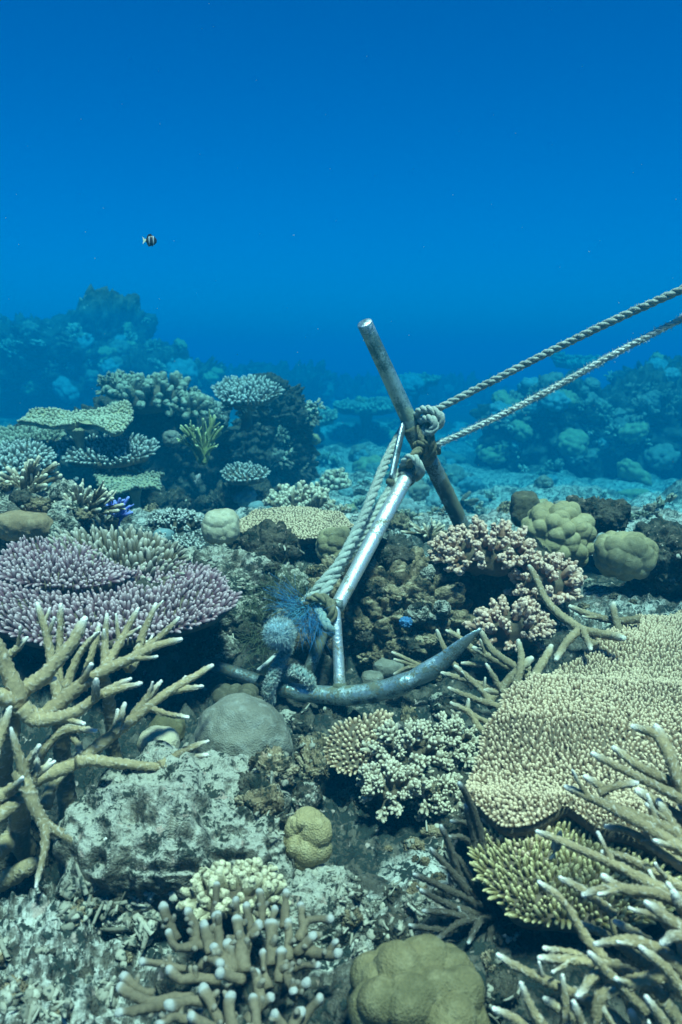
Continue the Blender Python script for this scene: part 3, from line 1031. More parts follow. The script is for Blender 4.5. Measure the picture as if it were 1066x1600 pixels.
# ------------------------------------------------------------------ boulder corals
rock('boulder_coral', 'large smooth grey boulder coral below the left anchor arm', 'boulder coral', 378, 1162, 1.45, 168, 152, B_GREY, deep=0.9, level=5, seed=21, style='smooth', amp=0.15, box=1.0)
rock('boulder_coral', 'small pale boulder coral right beside a yellow staghorn fork', 'boulder coral', 249, 1162, 1.36, 72, 56, B_PALE, deep=0.9, level=4, seed=4, style='smooth', amp=0.14)
rock('boulder_coral', 'small olive boulder coral in the shade behind the pale one', 'boulder coral', 262, 1140, 1.52, 66, 48, B_YELL, deep=0.9, level=4, seed=6, style='smooth', amp=0.14)
rock('boulder_coral', 'brown lobed coral in the shade under the left anchor arm', 'boulder coral', 372, 1098, 1.74, 82, 46, B_STUMP, deep=0.9, level=4, seed=8, style='lobed', amp=0.25, size=0.6)
rock('boulder_coral', 'ochre coral of two drooping lobes on the edge of the rock hump', 'boulder coral', 480, 1310, 1.20, 80, 104, B_OCHRE, deep=0.8, level=5, seed=9, style='lobed', amp=0.20, size=0.8, yaw=0.3)
rock('boulder_coral', 'mustard lobed mound at the bottom edge beside the knobby fingers', 'boulder coral', 650, 1575, 0.88, 225, 200, B_YELL, deep=0.9, level=6, seed=10, style='lobed', amp=0.16, size=0.55)
rock('boulder_coral', 'tan mound of many rounded lobes on the sandy terrace', 'boulder coral', 870, 838, 2.34, 112, 108, B_PORI, deep=0.9, level=6, seed=12, style='lobed', amp=0.17, size=0.40)
rock('boulder_coral', 'round knobby grey boulder coral on the sandy terrace', 'boulder coral', 976, 868, 2.20, 96, 76, B_PORI, deep=0.9, level=5, seed=14, style='lobed', amp=0.16, size=0.55)
rock('coral_stump', 'dark rounded stump behind the tan lobed mound', 'coral stump', 820, 796, 2.52, 52, 66, B_STUMP, deep=1.0, level=5, seed=16, style='smooth', amp=0.12, box=0.7)
rock('boulder_coral', 'nearly round pale boulder coral beside the flat tan plate', 'boulder coral', 345, 823, 2.42, 64, 60, B_PALE, deep=1.0, level=5, seed=18, style='lobed', amp=0.06, size=0.42)
rock('boulder_coral', 'brown lobed coral tucked under the rim of the flat tan plate, beside the ropes', 'boulder coral', 525, 852, 2.36, 60, 60, B_PORI, deep=0.9, level=5, seed=22, style='lobed', amp=0.18, size=0.55)
rock('boulder_coral', 'grey stone like coral in the dark hollow behind the anchor fluke', 'boulder coral', 607, 1043, 1.95, 56, 34, B_GREY, deep=0.9, level=4, seed=24, style='smooth', amp=0.12)
rock('boulder_coral', 'small grey stone like coral touching the anchor post foot', 'boulder coral', 582, 1060, 1.90, 40, 24, B_GREY, deep=0.9, level=4, seed=26, style='smooth', amp=0.12)
rock('dome_coral', 'small grey blue dome coral in front of the fine bushy coral', 'dome coral', 256, 838, 2.42, 36, 26, B_TEAL, deep=1, level=4, seed=28, style='smooth', amp=0.08)
rock('dome_coral', 'green dome coral behind the blue staghorn', 'dome coral', 216, 806, 2.75, 30, 22, B_TEAL, deep=1, level=4, seed=30, style='smooth', amp=0.08)
rock('dome_coral', 'teal dome coral behind the flat tan plate', 'dome coral', 408, 795, 2.9, 46, 26, B_TEAL, deep=1, level=4, seed=32, style='smooth', amp=0.08)
rock('sponge', 'small bright blue sponge on the shaded ledge face', 'sponge', 634, 972, 1.92, 24, 18, boulder_mat('blue sponge', (0.05, 0.18, 0.34), (0.10, 0.28, 0.44), (0.03, 0.10, 0.22)), deep=1, level=4, seed=34, style='knobby', amp=0.3, size=0.5)
rock('brown_crust', 'smooth brown crusting coral sheet at the left edge', 'crusting coral', 34, 822, 2.26, 110, 50, boulder_mat('brown crust', (0.30, 0.20, 0.11), (0.4, 0.3, 0.18), (0.2, 0.13, 0.07)), deep=0.6, level=5, seed=36, style='smooth', amp=0.14)
# ------------------------------------------------------------------ plate corals
BIG = [(880, 1025), (836, 1062), (800, 1095), (764, 1140), (742, 1200), (744, 1240), (752, 1272), (785, 1290), (840, 1282), (880, 1262), (902, 1268), (960, 1300),
       (1070, 1330), (1130, 1310), (1160, 1200), (1160, 990), (1130, 912), (1070, 918), (1010, 945), (960, 982)]
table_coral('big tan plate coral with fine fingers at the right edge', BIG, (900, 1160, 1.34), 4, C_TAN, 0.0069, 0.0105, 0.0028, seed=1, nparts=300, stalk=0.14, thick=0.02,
            lean=0.5, under=C_UNDER, hvar=0.3, hfield=lambda q: 0.028 * np.clip(np.sin(q[:, 1] * 16 + 2.2 * q[:, 0] + 1.0), -1, 0.2) - 0.03 * np.clip(np.hypot(q[:, 0], q[:, 1]) / 0.35 - 0.75, 0, 1))
LIP = [(770, 1290), (790, 1330), (815, 1345), (845, 1335), (862, 1310), (850, 1285), (810, 1275)]
table_coral('drooping tan lip of fingers under the big plate rim', LIP, (815, 1310, 1.16), 18, C_TAN, 0.0086, 0.013, 0.0033, seed=2, nparts=0, stalk=0.05, lean=0.5, under=C_UNDER)
YEL = [(738, 1315), (760, 1370), (790, 1415), (820, 1436), (870, 1440), (930, 1446), (1010, 1440), (1060, 1400), (1040, 1330), (960, 1290), (860, 1280), (790, 1292)]
table_coral('yellow green plate coral beneath the big tan plate', YEL, (830, 1400, 1.07), 12, C_YELL, 0.0080, 0.014, 0.0029, seed=3, nparts=300, stalk=0.10, lean=0.7, under=C_UNDER)
PUR = [(358, 940), (350, 962), (318, 985), (275, 1000), (215, 1008), (150, 1010), (70, 1006), (10, 990), (-40, 960), (-60, 920), (0, 915), (60, 920), (120, 925), (190, 908), (250, 890), (300, 893), (345, 915)]
table_coral('wide mauve plate coral behind the yellow staghorn', PUR, (180, 955, 1.80), 9, C_PURPLE, 0.0125, 0.020, 0.0043, seed=4, nparts=300, stalk=0.14, lean=0.7, under=C_UNDER, bowl=0.05)
PU2 = [(205, 900), (170, 915), (110, 922), (50, 915), (10, 900), (5, 878), (30, 862), (70, 855), (110, 858), (160, 880)]
table_coral('smaller mauve tier stepped above the wide mauve plate', PU2, (100, 890, 1.96), 9, C_PURPLE, 0.0125, 0.020, 0.0043, seed=5, nparts=120, stalk=0.10, lean=0.6, under=C_UNDER, bowl=0.05)
BRF = [(285, 880), (260, 898), (215, 900), (170, 893), (120, 875), (90, 858), (105, 848), (160, 843), (220, 846), (265, 860)]
table_coral('brown finger coral with pale tips above the mauve tiers', BRF, (190, 872, 2.05), 10, C_BROWN, 0.017, 0.034, 0.0058, seed=6, nparts=140, stalk=0.10, lean=0.6, under=C_UNDER)
table_coral('flat tan plate coral beside the round pale boulder', ell(458, 822, 86, 24, seed=3), (458, 830, 2.52), 9, C_TAN, 0.0085, 0.0085, 0.0036, seed=7, stalk=0.10, lean=0.3, under=C_UNDER, hvar=0.2, bowl=0.04)
table_coral('fan of tan fingers on the left of the cream bush', [(512, 1185), (526, 1140), (570, 1124), (604, 1118), (606, 1150), (598, 1176), (572, 1196), (540, 1204)], (560, 1165, 1.55), 30, C_TAN, 0.0095, 0.012, 0.0036, seed=8, nparts=150, stalk=0.05, lean=0.6, under=C_UNDER)
# on the outcrop and further off
FR = [(30, 655), (44, 646), (90, 644), (140, 643), (188, 636), (203, 645), (200, 664), (180, 673), (160, 668), (148, 664), (138, 655), (115, 659), (95, 667), (75, 662), (60, 663), (45, 658)]
table_coral('frilled yellow plate coral with a wavy rim on the outcrop', FR, (115, 656, 2.98), 14, coral_mat('frilled plate', (0.20, 0.185, 0.10), (0.54, 0.50, 0.34), 1.6), 0.013, 0.011, 0.0058, seed=9, stalk=0.12, lean=0.3, under=coral_mat('frill rim', (0.42, 0.36, 0.2), (0.6, 0.5, 0.3), 1.0), thick=0.014, ruffle=0.007)
table_coral('white tipped plate coral below the frilled plate', ell(168, 704, 71, 20, seed=5), (168, 704, 3.0), 14, C_WHITE, 0.017, 0.024, 0.0055, seed=10, nparts=0, stalk=0.10, lean=0.6, under=C_UNDER, stalk_at=(0.02, 0.10))
table_coral('thin jagged plate low on the shaded outcrop', [(150, 752), (175, 738), (215, 742), (255, 740), (248, 752), (252, 764), (236, 760), (200, 764), (168, 766)], (200, 752, 2.95), 9, C_GREEN, 0.016, 0.007, 0.005, seed=11, stalk=0.10, lean=0.3, under=coral_mat('jagged plate', (0.36, 0.34, 0.2), (0.4, 0.4, 0.3), 1.0), thick=0.010, ruffle=0.01)
table_coral('ragged crust plate just under the white tipped plate', [(145, 722), (175, 716), (215, 720), (220, 728), (190, 736), (165, 740), (150, 734)], (180, 728, 3.0), 12, C_GREEN, 0.02, 0.007, 0.006, seed=12, stalk=0.08, lean=0.3, under=C_GREEN, thick=0.012, ruffle=0.012)
table_coral('fuzzy pale plate coral cut by the left edge, below the frilled plate', ell(28, 716, 52, 20, seed=6), (28, 716, 2.86), 16, C_WHITE, 0.016, 0.022, 0.0055, seed=13, stalk=0.10, lean=0.6, under=C_UNDER)
table_coral('rough plate coral cut by the left edge, above the fuzzy pale plate', ell(30, 686, 62, 17, seed=7), (30, 686, 3.05), 12, C_GREEN, 0.017, 0.022, 0.006, seed=14, stalk=0.12, lean=0.6, under=C_UNDER)
table_coral('small white tipped plate coral at the foot of the pillar', ell(382, 740, 32, 12, seed=8), (382, 740, 3.10), 14, C_WHITE, 0.015, 0.02, 0.005, seed=15, stalk=0.10, lean=0.6, under=C_UNDER, stalk_at=(0, 0.05))
table_coral('pale plate coral at the top left of the pillar', ell(384, 612, 44, 17, seed=9), (384, 614, 3.35), 12, C_WHITE, 0.018, 0.026, 0.006, seed=16, stalk=0.12, lean=0.7, under=C_UNDER)
table_coral('upper of two broad dim plates far off at the right edge', ell(1010, 681, 50, 12, seed=10), (1010, 684, 6.2), 12, C_GREEN, 0.05, 0.06, 0.016, seed=17, stalk=0.3, lean=0.6, under=C_GREEN, thick=0.04)
table_coral('lower of two broad dim plates far off at the right edge', ell(1030, 705, 56, 13, seed=11), (1030, 708, 6.0), 12, C_GREEN, 0.05, 0.06, 0.016, seed=18, stalk=0.3, lean=0.6, under=C_GREEN, thick=0.04)
table_coral('dim flat plate far off right of the pillar', ell(493, 650, 28, 11, seed=12), (493, 650, 5.6), 10, C_GREEN, 0.04, 0.03, 0.013, seed=19, stalk=0.3, lean=0.4, under=C_GREEN, thick=0.03)
table_coral('long faint plate far off left of the anchor stock', ell(572, 634, 48, 7, seed=13), (572, 634, 6.8), 6, C_GREEN, 0.05, 0.03, 0.016, seed=20, stalk=0.3, lean=0.4, under=C_GREEN, thick=0.04)
table_coral('faint flat plate high on the far reef under the ropes', ell(905, 563, 38, 5, seed=14), (905, 563, 8.0), 10, C_GREEN, 0.06, 0.03, 0.02, seed=21, stalk=0.4, lean=0.4, under=C_GREEN, thick=0.05)
table_coral('faint flat plate behind the anchor stock, level with its middle', ell(650, 592, 34, 5, seed=15), (650, 592, 8.0), 8, C_GREEN, 0.06, 0.03, 0.02, seed=22, stalk=0.4, lean=0.4, under=C_GREEN, thick=0.05)

# ------------------------------------------------------------------ bushy corals
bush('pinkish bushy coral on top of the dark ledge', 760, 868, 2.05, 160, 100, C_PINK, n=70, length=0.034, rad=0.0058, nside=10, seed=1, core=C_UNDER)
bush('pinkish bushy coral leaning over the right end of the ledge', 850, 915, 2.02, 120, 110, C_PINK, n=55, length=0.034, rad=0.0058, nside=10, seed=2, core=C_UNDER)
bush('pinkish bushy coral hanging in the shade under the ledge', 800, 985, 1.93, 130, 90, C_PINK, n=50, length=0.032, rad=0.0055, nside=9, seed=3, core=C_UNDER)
bush('low pinkish bushy coral just right of the stock foot', 705, 862, 2.12, 70, 62, C_PINK, n=26, length=0.032, rad=0.0055, nside=9, seed=4, core=C_UNDER)
bush('cream bushy coral with frilled clusters below the anchor fluke', 640, 1190, 1.52, 130, 120, C_CREAM, n=46, length=0.036, rad=0.0042, nside=13, seed=5, core=C_UNDER)
bush('cream bushy coral on the right shoulder of the larger cream bush', 706, 1180, 1.56, 90, 120, C_CREAM, n=36, length=0.036, rad=0.0042, nside=13, seed=6, core=C_UNDER)
bush('lower cream cluster facing out over the rubble gully', 612, 1235, 1.42, 105, 80, C_CREAM, n=34, length=0.034, rad=0.0040, nside=13, seed=7, core=C_UNDER)
bush('dim cream cluster drooping below the cream bushes on the right', 690, 1255, 1.46, 90, 80, C_CREAM, n=26, length=0.034, rad=0.0040, nside=12, seed=8, core=C_UNDER)
bush('low cauliflower like coral on the rock hump above the knobby fingers', 368, 1398, 1.08, 165, 76, C_CAUL, n=60, length=0.020, rad=0.0050, nside=12, seed=9, core=C_UNDER, knob=0.8)
bush('fine pale bushy coral just left of the round pale boulder', 272, 822, 2.52, 90, 42, C_WHITE, n=50, length=0.034, rad=0.0045, nside=9, seed=10, core=C_UNDER)
bush('lower fine pale bushy coral in front of the grey blue dome', 262, 860, 2.30, 110, 36, C_WHITE, n=46, length=0.030, rad=0.0040, nside=9, seed=11, core=C_UNDER)
bush('large knobby bushy coral crowning the outcrop', 238, 624, 3.40, 150, 78, C_GREEN, n=70, length=0.055, rad=0.012, nside=8, seed=12, core=C_UNDER, knob=0.7)
bush('spiky arm of coral jutting left from the outcrop top', 188, 607, 3.40, 70, 22, C_GREEN, n=26, length=0.05, rad=0.006, nside=8, seed=13, core=C_UNDER)
bush('pale bushy coral under the plate at the pillar top', 384, 634, 3.38, 70, 46, C_WHITE, n=32, length=0.045, rad=0.0065, nside=9, seed=14, core=C_UNDER)
bush('knobby finger coral behind the flat tan plate', 470, 790, 2.85, 110, 46, C_CREAM, n=44, length=0.05, rad=0.0085, nside=6, seed=15, core=C_UNDER)
bush('round pale head of coral standing behind the knobby finger coral', 525, 756, 3.3, 46, 44, C_CREAM, n=40, length=0.03, rad=0.010, nside=8, seed=16, core=C_UNDER, knob=0.7)
bush('greenish bushy coral on the right side of the outcrop crest', 300, 640, 3.30, 66, 44, C_GREEN, n=30, length=0.05, rad=0.012, nside=7, seed=17, core=C_UNDER, knob=0.7)

# ------------------------------------------------------------------ small staghorn thickets
stag_bush('stubby pale staghorn thicket at the left edge', 40, 752, 2.42, 120, 66, C_CREAM, n=30, wbase=11, seed=1)
stag_bush('pale staghorn fan left of the blue staghorn', 122, 792, 2.34, 110, 66, C_CREAM, n=30, wbase=9, seed=2, aim=(0.05, -0.02, 0.0))
stag_bush('small blue staghorn on the edge of the left mound', 178, 800, 2.45, 70, 52, C_BLUE, n=22, wbase=7, seed=3)
stag_bush('green staghorn spreading on the shaded outcrop face', 318, 690, 3.02, 92, 70, coral_mat('green staghorn', (0.26, 0.27, 0.09), (0.6, 0.6, 0.3), 3), n=20, wbase=6, seed=4)
stag_bush('tan staghorn sprigs behind the lower rope', 668, 830, 2.5, 90, 30, C_CREAM, n=14, wbase=7, seed=5)
# ------------------------------------------------------------------ large staghorns, branch by branch
def Z(pts, d0, d1=None):
    d1 = d0 if d1 is None else d1
    n = max(1, len(pts) - 1)
    return [(x, y, d0 + (d1 - d0) * i / n) for i, (x, y) in enumerate(pts)]

LEFT = [
    (Z([(14, 1150), (26, 1090), (68, 1056), (109, 1008), (135, 968)], 1.25, 1.27), 31, 17, 1),
    (Z([(22, 1100), (60, 1118), (90, 1098), (143, 1060), (195, 1034), (240, 1011), (281, 1000)], 1.24, 1.33), 30, 11, 2),
    (Z([(92, 1092), (83, 1050), (80, 1026), (74, 989), (60, 942)], 1.32, 1.36), 20, 10, 2),
    (Z([(98, 1090), (92, 1040), (94, 1000), (96, 944)], 1.36, 1.38), 15, 9, 1),
    (Z([(160, 1062), (165, 1041), (165, 1000), (168, 960)], 1.30, 1.34), 17, 8, 1),
    (Z([(160, 1050), (172, 1030), (195, 993), (215, 950)], 1.30, 1.36), 18, 8, 2),
    (Z([(200, 1045), (212, 1026), (226, 985), (245, 943)], 1.32, 1.40), 18, 8, 2),
    (Z([(205, 1035), (225, 1015), (259, 985), (280, 965)], 1.34, 1.40), 13, 7, 1),
    (Z([(90, 1110), (100, 1085), (124, 1023), (152, 991)], 1.34, 1.36), 18, 9, 1),
    (Z([(130, 1080), (138, 1040), (150, 1000), (156, 975)], 1.38, 1.40), 14, 8, 0),
    (Z([(20, 1110), (26, 1090), (10, 1045), (-4, 1010), (-20, 985)], 1.24, 1.22), 30, 20, 0),
    (Z([(-10, 1050), (8, 1028), (28, 1010), (43, 995)], 1.30, 1.30), 18, 8, 1),
    (Z([(30, 1096), (0, 1088), (-40, 1070)], 1.24, 1.2), 30, 26, 0),
    (Z([(34, 1105), (56, 1124), (113, 1114), (150, 1090), (180, 1075), (206, 1061)], 1.22, 1.24), 28, 8, 1),
    (Z([(160, 1086), (186, 1078), (222, 1067)], 1.23, 1.24), 14, 8, 0),
    (Z([(148, 1094), (149, 1078), (150, 1062)], 1.22, 1.20), 13, 10, 0),
    (Z([(30, 1230), (49, 1219), (124, 1189), (180, 1144), (233, 1106), (270, 1076), (305, 1056), (334, 1038)], 1.22, 1.36), 26, 10, 3),
    (Z([(178, 1145), (186, 1130), (196, 1098)], 1.27, 1.28), 14, 8, 0),
    (Z([(205, 1125), (226, 1098), (252, 1064)], 1.29, 1.31), 16, 8, 1),
    (Z([(236, 1107), (262, 1116), (294, 1121)], 1.30, 1.27), 10, 7, 0),
    (Z([(262, 1082), (290, 1076), (317, 1072)], 1.32, 1.33), 10, 7, 0),
    (Z([(120, 1190), (143, 1189), (203, 1194), (251, 1196), (270, 1189), (324, 1180)], 1.24, 1.30), 20, 8, 1),
    (Z([(250, 1196), (285, 1176), (325, 1158)], 1.27, 1.32), 15, 7, 0),
    (Z([(262, 1198), (300, 1203), (362, 1204)], 1.27, 1.30), 11, 5, 0),
    (Z([(262, 1196), (293, 1232), (311, 1260)], 1.27, 1.24), 13, 5, 0),
    (Z([(30, 1205), (40, 1228), (68, 1283), (98, 1305), (139, 1328), (178, 1342)], 1.18, 1.14), 28, 7, 1),
    (Z([(66, 1280), (71, 1300), (68, 1335), (57, 1386)], 1.17, 1.10), 19, 7, 0),
    (Z([(-30, 1260), (-8, 1246), (38, 1223), (84, 1192)], 1.16, 1.20), 26, 9, 2),
    (Z([(40, 1228), (37, 1212), (28, 1174), (17, 1138)], 1.18, 1.16), 22, 8, 0),
    (Z([(50, 1222), (57, 1205), (56, 1180)], 1.19, 1.19), 14, 8, 0),
    (Z([(38, 1212), (48, 1188), (63, 1165)], 1.18, 1.17), 14, 9, 0),
    (Z([(60, 1196), (66, 1175), (98, 1142), (124, 1137)], 1.27, 1.28), 16, 11, 0),
    (Z([(98, 1142), (120, 1140), (150, 1142)], 1.28, 1.26), 13, 9, 0),
    (Z([(112, 1144), (122, 1164), (130, 1184)], 1.28, 1.26), 14, 9, 0),
    (Z([(-10, 1180), (0, 1150), (16, 1105)], 1.2, 1.22), 20, 11, 0),
    (Z([(40, 1330), (28, 1280), (36, 1230)], 1.30, 1.20), 40, 28, 0),
    (Z([(10, 1300), (5, 1200), (18, 1110)], 1.36, 1.26), 40, 30, 0),
    (Z([(110, 1290), (98, 1180), (92, 1100)], 1.40, 1.31), 34, 24, 0),
    (Z([(190, 1230), (176, 1160), (166, 1060)], 1.42, 1.31), 26, 18, 0),
    (Z([(-30, 1392), (20, 1368), (60, 1344)], 1.24, 1.22), 36, 26, 0),
    (Z([(20, 1310), (-5, 1330), (-40, 1350)], 1.26, 1.2), 34, 30, 0),
    (Z([(70, 1260), (80, 1230), (105, 1205)], 1.28, 1.32), 22, 14, 0),
    (Z([(30, 1250), (10, 1262), (-20, 1290)], 1.2, 1.15), 26, 22, 0),
]
staghorn('yellow tan staghorn coral with thick branches on the left', LEFT, C_STAG, seed=1, bump=0.0020, twig=0.035)

R0 = (1190, 1500)
def rb(pts, d_tip, d_base, w0, w1, tw=1):
    """pts run from the tip inwards"""
    p = list(pts)
    n = len(p) - 1
    q = [(x, y, d_tip + (d_base - d_tip) * i / n) for i, (x, y) in enumerate(p)]
    return (q[::-1], w0, w1, tw)
RIGHT = [
    rb([(925, 1179), (989, 1211), (1066, 1249), (1150, 1300), (1200, 1400)], 1.02, 0.96, 26, 11),
    rb([(959, 1170), (1004, 1200), (1066, 1232), (1160, 1300)], 1.06, 0.98, 24, 12),
    rb([(989, 1136), (1026, 1150), (1050, 1190), (1064, 1226), (1110, 1290)], 1.05, 0.98, 24, 13, 0),
    rb([(1026, 1136), (1036, 1155), (1052, 1190)], 1.04, 1.02, 20, 16, 0),
    rb([(884, 1230), (944, 1260), (1004, 1290), (1066, 1328), (1170, 1400)], 1.0, 0.93, 28, 11, 2),
    rb([(914, 1215), (944, 1234), (957, 1260), (1041, 1292), (1120, 1330)], 1.02, 0.97, 22, 11),
    rb([(996, 1223), (955, 1231), (935, 1240)], 1.0, 1.0, 13, 10, 0),
    rb([(996, 1234), (1066, 1279), (1150, 1340)], 1.03, 0.98, 24, 17),
    rb([(839, 1301), (899, 1324), (951, 1346), (1004, 1376), (1066, 1410), (1150, 1470)], 0.98, 0.90, 26, 10, 2),
    rb([(940, 1330), (989, 1346), (1066, 1388), (1130, 1430)], 0.98, 0.93, 20, 10),
    rb([(947, 1292), (985, 1301), (1066, 1352), (1150, 1400)], 1.0, 0.95, 20, 12),
    rb([(1030, 1250), (1060, 1300), (1100, 1360)], 1.0, 0.96, 24, 14),
    rb([(843, 1378), (872, 1398), (890, 1419), (912, 1459), (941, 1496), (966, 1532), (1000, 1600)], 0.90, 0.88, 20, 10, 0),
    rb([(875, 1371), (915, 1394), (960, 1430)], 0.93, 0.92, 15, 10, 0),
    rb([(912, 1398), (955, 1387), (988, 1390), (1053, 1405), (1130, 1450)], 0.90, 0.86, 26, 13, 2),
    rb([(941, 1367), (970, 1389), (1000, 1395)], 0.90, 0.89, 16, 12, 0),
    rb([(1009, 1409), (1066, 1452), (1130, 1500)], 0.84, 0.82, 30, 14, 1),
    rb([(778, 1492), (807, 1510), (875, 1543), (935, 1575), (1000, 1630)], 0.87, 0.87, 24, 11, 1),
    rb([(930, 1476), (988, 1468), (1035, 1488), (1064, 1514), (1120, 1560)], 0.85, 0.83, 28, 12, 2),
    rb([(843, 1497), (915, 1503), (980, 1516), (1040, 1560)], 0.88, 0.87, 18, 12, 1),
    rb([(850, 1481), (912, 1492), (970, 1510)], 0.90, 0.89, 14, 9, 0),
    rb([(812, 1535), (828, 1575), (847, 1604), (880, 1650)], 0.82, 0.83, 24, 10, 0),
    rb([(770, 1575), (825, 1602), (900, 1650)], 0.83, 0.83, 22, 11, 0),
    rb([(901, 1557), (930, 1526), (950, 1510)], 0.83, 0.85, 17, 13, 0),
    rb([(880, 1525), (884, 1560), (884, 1610)], 0.86, 0.86, 16, 9, 0),
    rb([(894, 1566), (908, 1602), (930, 1650)], 0.82, 0.83, 20, 11, 0),
    rb([(1009, 1557), (1038, 1600), (1066, 1650)], 0.80, 0.82, 28, 12, 0),
    rb([(930, 1600), (941, 1555), (980, 1536), (1042, 1524), (1110, 1530)], 0.84, 0.85, 26, 20, 2),
    rb([(1002, 1481), (1042, 1517), (1064, 1546), (1110, 1600)], 0.82, 0.83, 26, 12, 0),
    rb([(1034, 1475), (1056, 1463), (1090, 1470)], 0.82, 0.82, 22, 15, 0),
    rb([(1053, 1394), (1068, 1422), (1110, 1470)], 0.85, 0.86, 24, 15, 0),
    rb([(921, 1488), (966, 1537), (1010, 1580)], 0.83, 0.85, 18, 11, 0),
    rb([(960, 1440), (1010, 1470), (1080, 1530)], 0.92, 0.90, 24, 12, 1),
    rb([(975, 1350), (1030, 1420), (1090, 1500)], 0.97, 0.93, 26, 14, 1),
    rb([(900, 1440), (960, 1470), (1050, 1540)], 0.95, 0.92, 22, 11, 1),
    rb([(985, 1580), (1000, 1610), (1040, 1660)], 0.86, 0.88, 26, 14, 1),
    rb([(1120, 1300), (1180, 1420), (1200, 1560), (1180, 1700)], 0.96, 0.98, 50, 34, 0),
    rb([(1000, 1530), (1060, 1600), (1120, 1690)], 0.90, 0.92, 34, 24, 0),
    rb([(850, 1560), (900, 1600), (960, 1680)], 0.90, 0.92, 26, 13, 1),
]
staghorn('tan staghorn coral with white tips at the bottom right', RIGHT, C_STAG, seed=2, bump=0.0017, twig=0.028, tip_len=0.022)

DUSK = [
    rb([(718, 1223), (737, 1260), (752, 1305), (765, 1400)], 1.10, 1.16, 17, 9, 0), rb([(728, 1258), (741, 1305), (758, 1400)], 1.12, 1.16, 15, 9, 0),
    rb([(690, 1290), (703, 1328), (718, 1373), (741, 1408), (765, 1440)], 1.08, 1.13, 17, 8, 1), rb([(673, 1326), (715, 1376), (741, 1410), (765, 1440)], 1.07, 1.13, 16, 8, 1),
    rb([(646, 1365), (690, 1388), (745, 1412), (770, 1440)], 1.06, 1.13, 16, 8, 1), rb([(656, 1391), (700, 1415), (750, 1430), (775, 1445)], 1.06, 1.13, 16, 8, 1),
    rb([(660, 1423), (700, 1428), (750, 1440), (780, 1450)], 1.05, 1.12, 15, 8, 1), rb([(731, 1474), (749, 1441), (770, 1430)], 1.05, 1.1, 13, 8, 0),
    rb([(760, 1503), (767, 1459), (775, 1440)], 1.06, 1.1, 13, 8, 0), rb([(680, 1470), (713, 1445), (745, 1437), (775, 1440)], 1.04, 1.11, 14, 8, 0),
    rb([(706, 1284), (735, 1290), (760, 1330)], 1.14, 1.17, 12, 7, 0), rb([(700, 1308), (730, 1312), (756, 1350)], 1.12, 1.16, 11, 7, 0),
    rb([(704, 1330), (722, 1350), (750, 1400)], 1.12, 1.15, 13, 8, 0), rb([(790, 1515), (785, 1470), (780, 1440)], 1.05, 1.1, 14, 8, 1),
    rb([(800, 1440), (790, 1460), (770, 1480), (760, 1530)], 1.14, 1.15, 20, 15, 0), rb([(640, 1445), (690, 1452), (740, 1450)], 1.05, 1.11, 13, 8, 0),
    rb([(770, 1340), (775, 1400), (780, 1470)], 1.14, 1.14, 20, 12, 0),
]
staghorn('dusky staghorn coral with slender dark branches beside the big plate', DUSK, C_STAGD, seed=3, bump=0.0016, twig=0.022, tip_len=0.016)

THIN = [
    rb([(683, 985), (694, 1011), (712, 1040), (740, 1075)], 1.82, 1.80, 12, 7, 0), rb([(698, 985), (715, 994), (745, 1020)], 1.84, 1.82, 10, 7, 0), rb([(716, 984), (718, 998), (740, 1018)], 1.84, 1.82, 9, 6, 0),
    rb([(749, 985), (767, 1015), (809, 1045), (850, 1080)], 1.74, 1.72, 16, 10, 0), rb([(831, 1030), (790, 1068), (765, 1095)], 1.72, 1.68, 15, 15, 0),
    rb([(711, 1041), (756, 1083), (768, 1106)], 1.66, 1.62, 12, 8, 1), rb([(689, 1053), (734, 1064), (775, 1077), (820, 1090)], 1.66, 1.64, 13, 8, 1),
    rb([(760, 1038), (782, 1075), (798, 1092)], 1.64, 1.62, 11, 7, 0), rb([(756, 1079), (790, 1083), (830, 1085)], 1.64, 1.62, 12, 10, 0),
    rb([(705, 1099), (734, 1114), (752, 1140), (794, 1149), (830, 1150)], 1.58, 1.54, 12, 8, 0), rb([(732, 1093), (734, 1112), (764, 1131)], 1.58, 1.57, 9, 7, 0),
    rb([(740, 1012), (790, 1040), (840, 1060)], 1.80, 1.76, 13, 10, 1), rb([(722, 1036), (770, 1040), (830, 1046)], 1.82, 1.78, 11, 8, 1),
    rb([(700, 1075), (750, 1095), (800, 1110)], 1.64, 1.60, 12, 7, 1), rb([(810, 1000), (815, 1040), (800, 1090)], 1.74, 1.68, 16, 10, 0),
    rb([(860, 1010), (840, 1050), (815, 1095)], 1.72, 1.64, 18, 12, 0),
]
staghorn('thin tan staghorn coral around the anchor fluke tip', THIN, C_THIN, seed=4, bump=0.0018, twig=0.03)
TWO = [
    rb([(613, 1019), (652, 1038), (690, 1058)], 1.86, 1.84, 9, 6, 0), rb([(616, 1030), (648, 1040), (690, 1058)], 1.86, 1.84, 9, 6, 0), rb([(616, 1053), (645, 1042), (690, 1055)], 1.86, 1.84, 9, 7, 0)]
staghorn('little tan staghorn fork poking out behind the middle of the anchor fluke', TWO, C_THIN, seed=5, bump=0.001, ntwig=0)
LONE = [
    rb([(827, 884), (842, 910), (861, 948), (906, 982), (930, 1010)], 1.84, 1.70, 17, 9, 0), rb([(975, 998), (951, 992), (906, 983)], 1.66, 1.72, 15, 13, 0), rb([(869, 1030), (884, 1005), (906, 984)], 1.66, 1.72, 14, 12, 0),
    rb([(922, 1015), (918, 1000), (912, 985)], 1.66, 1.71, 12, 10, 0), rb([(891, 948), (929, 963), (959, 970), (1000, 967)], 1.86, 1.80, 13, 10, 1), rb([(959, 942), (962, 966), (970, 990)], 1.82, 1.78, 13, 10, 0),
]
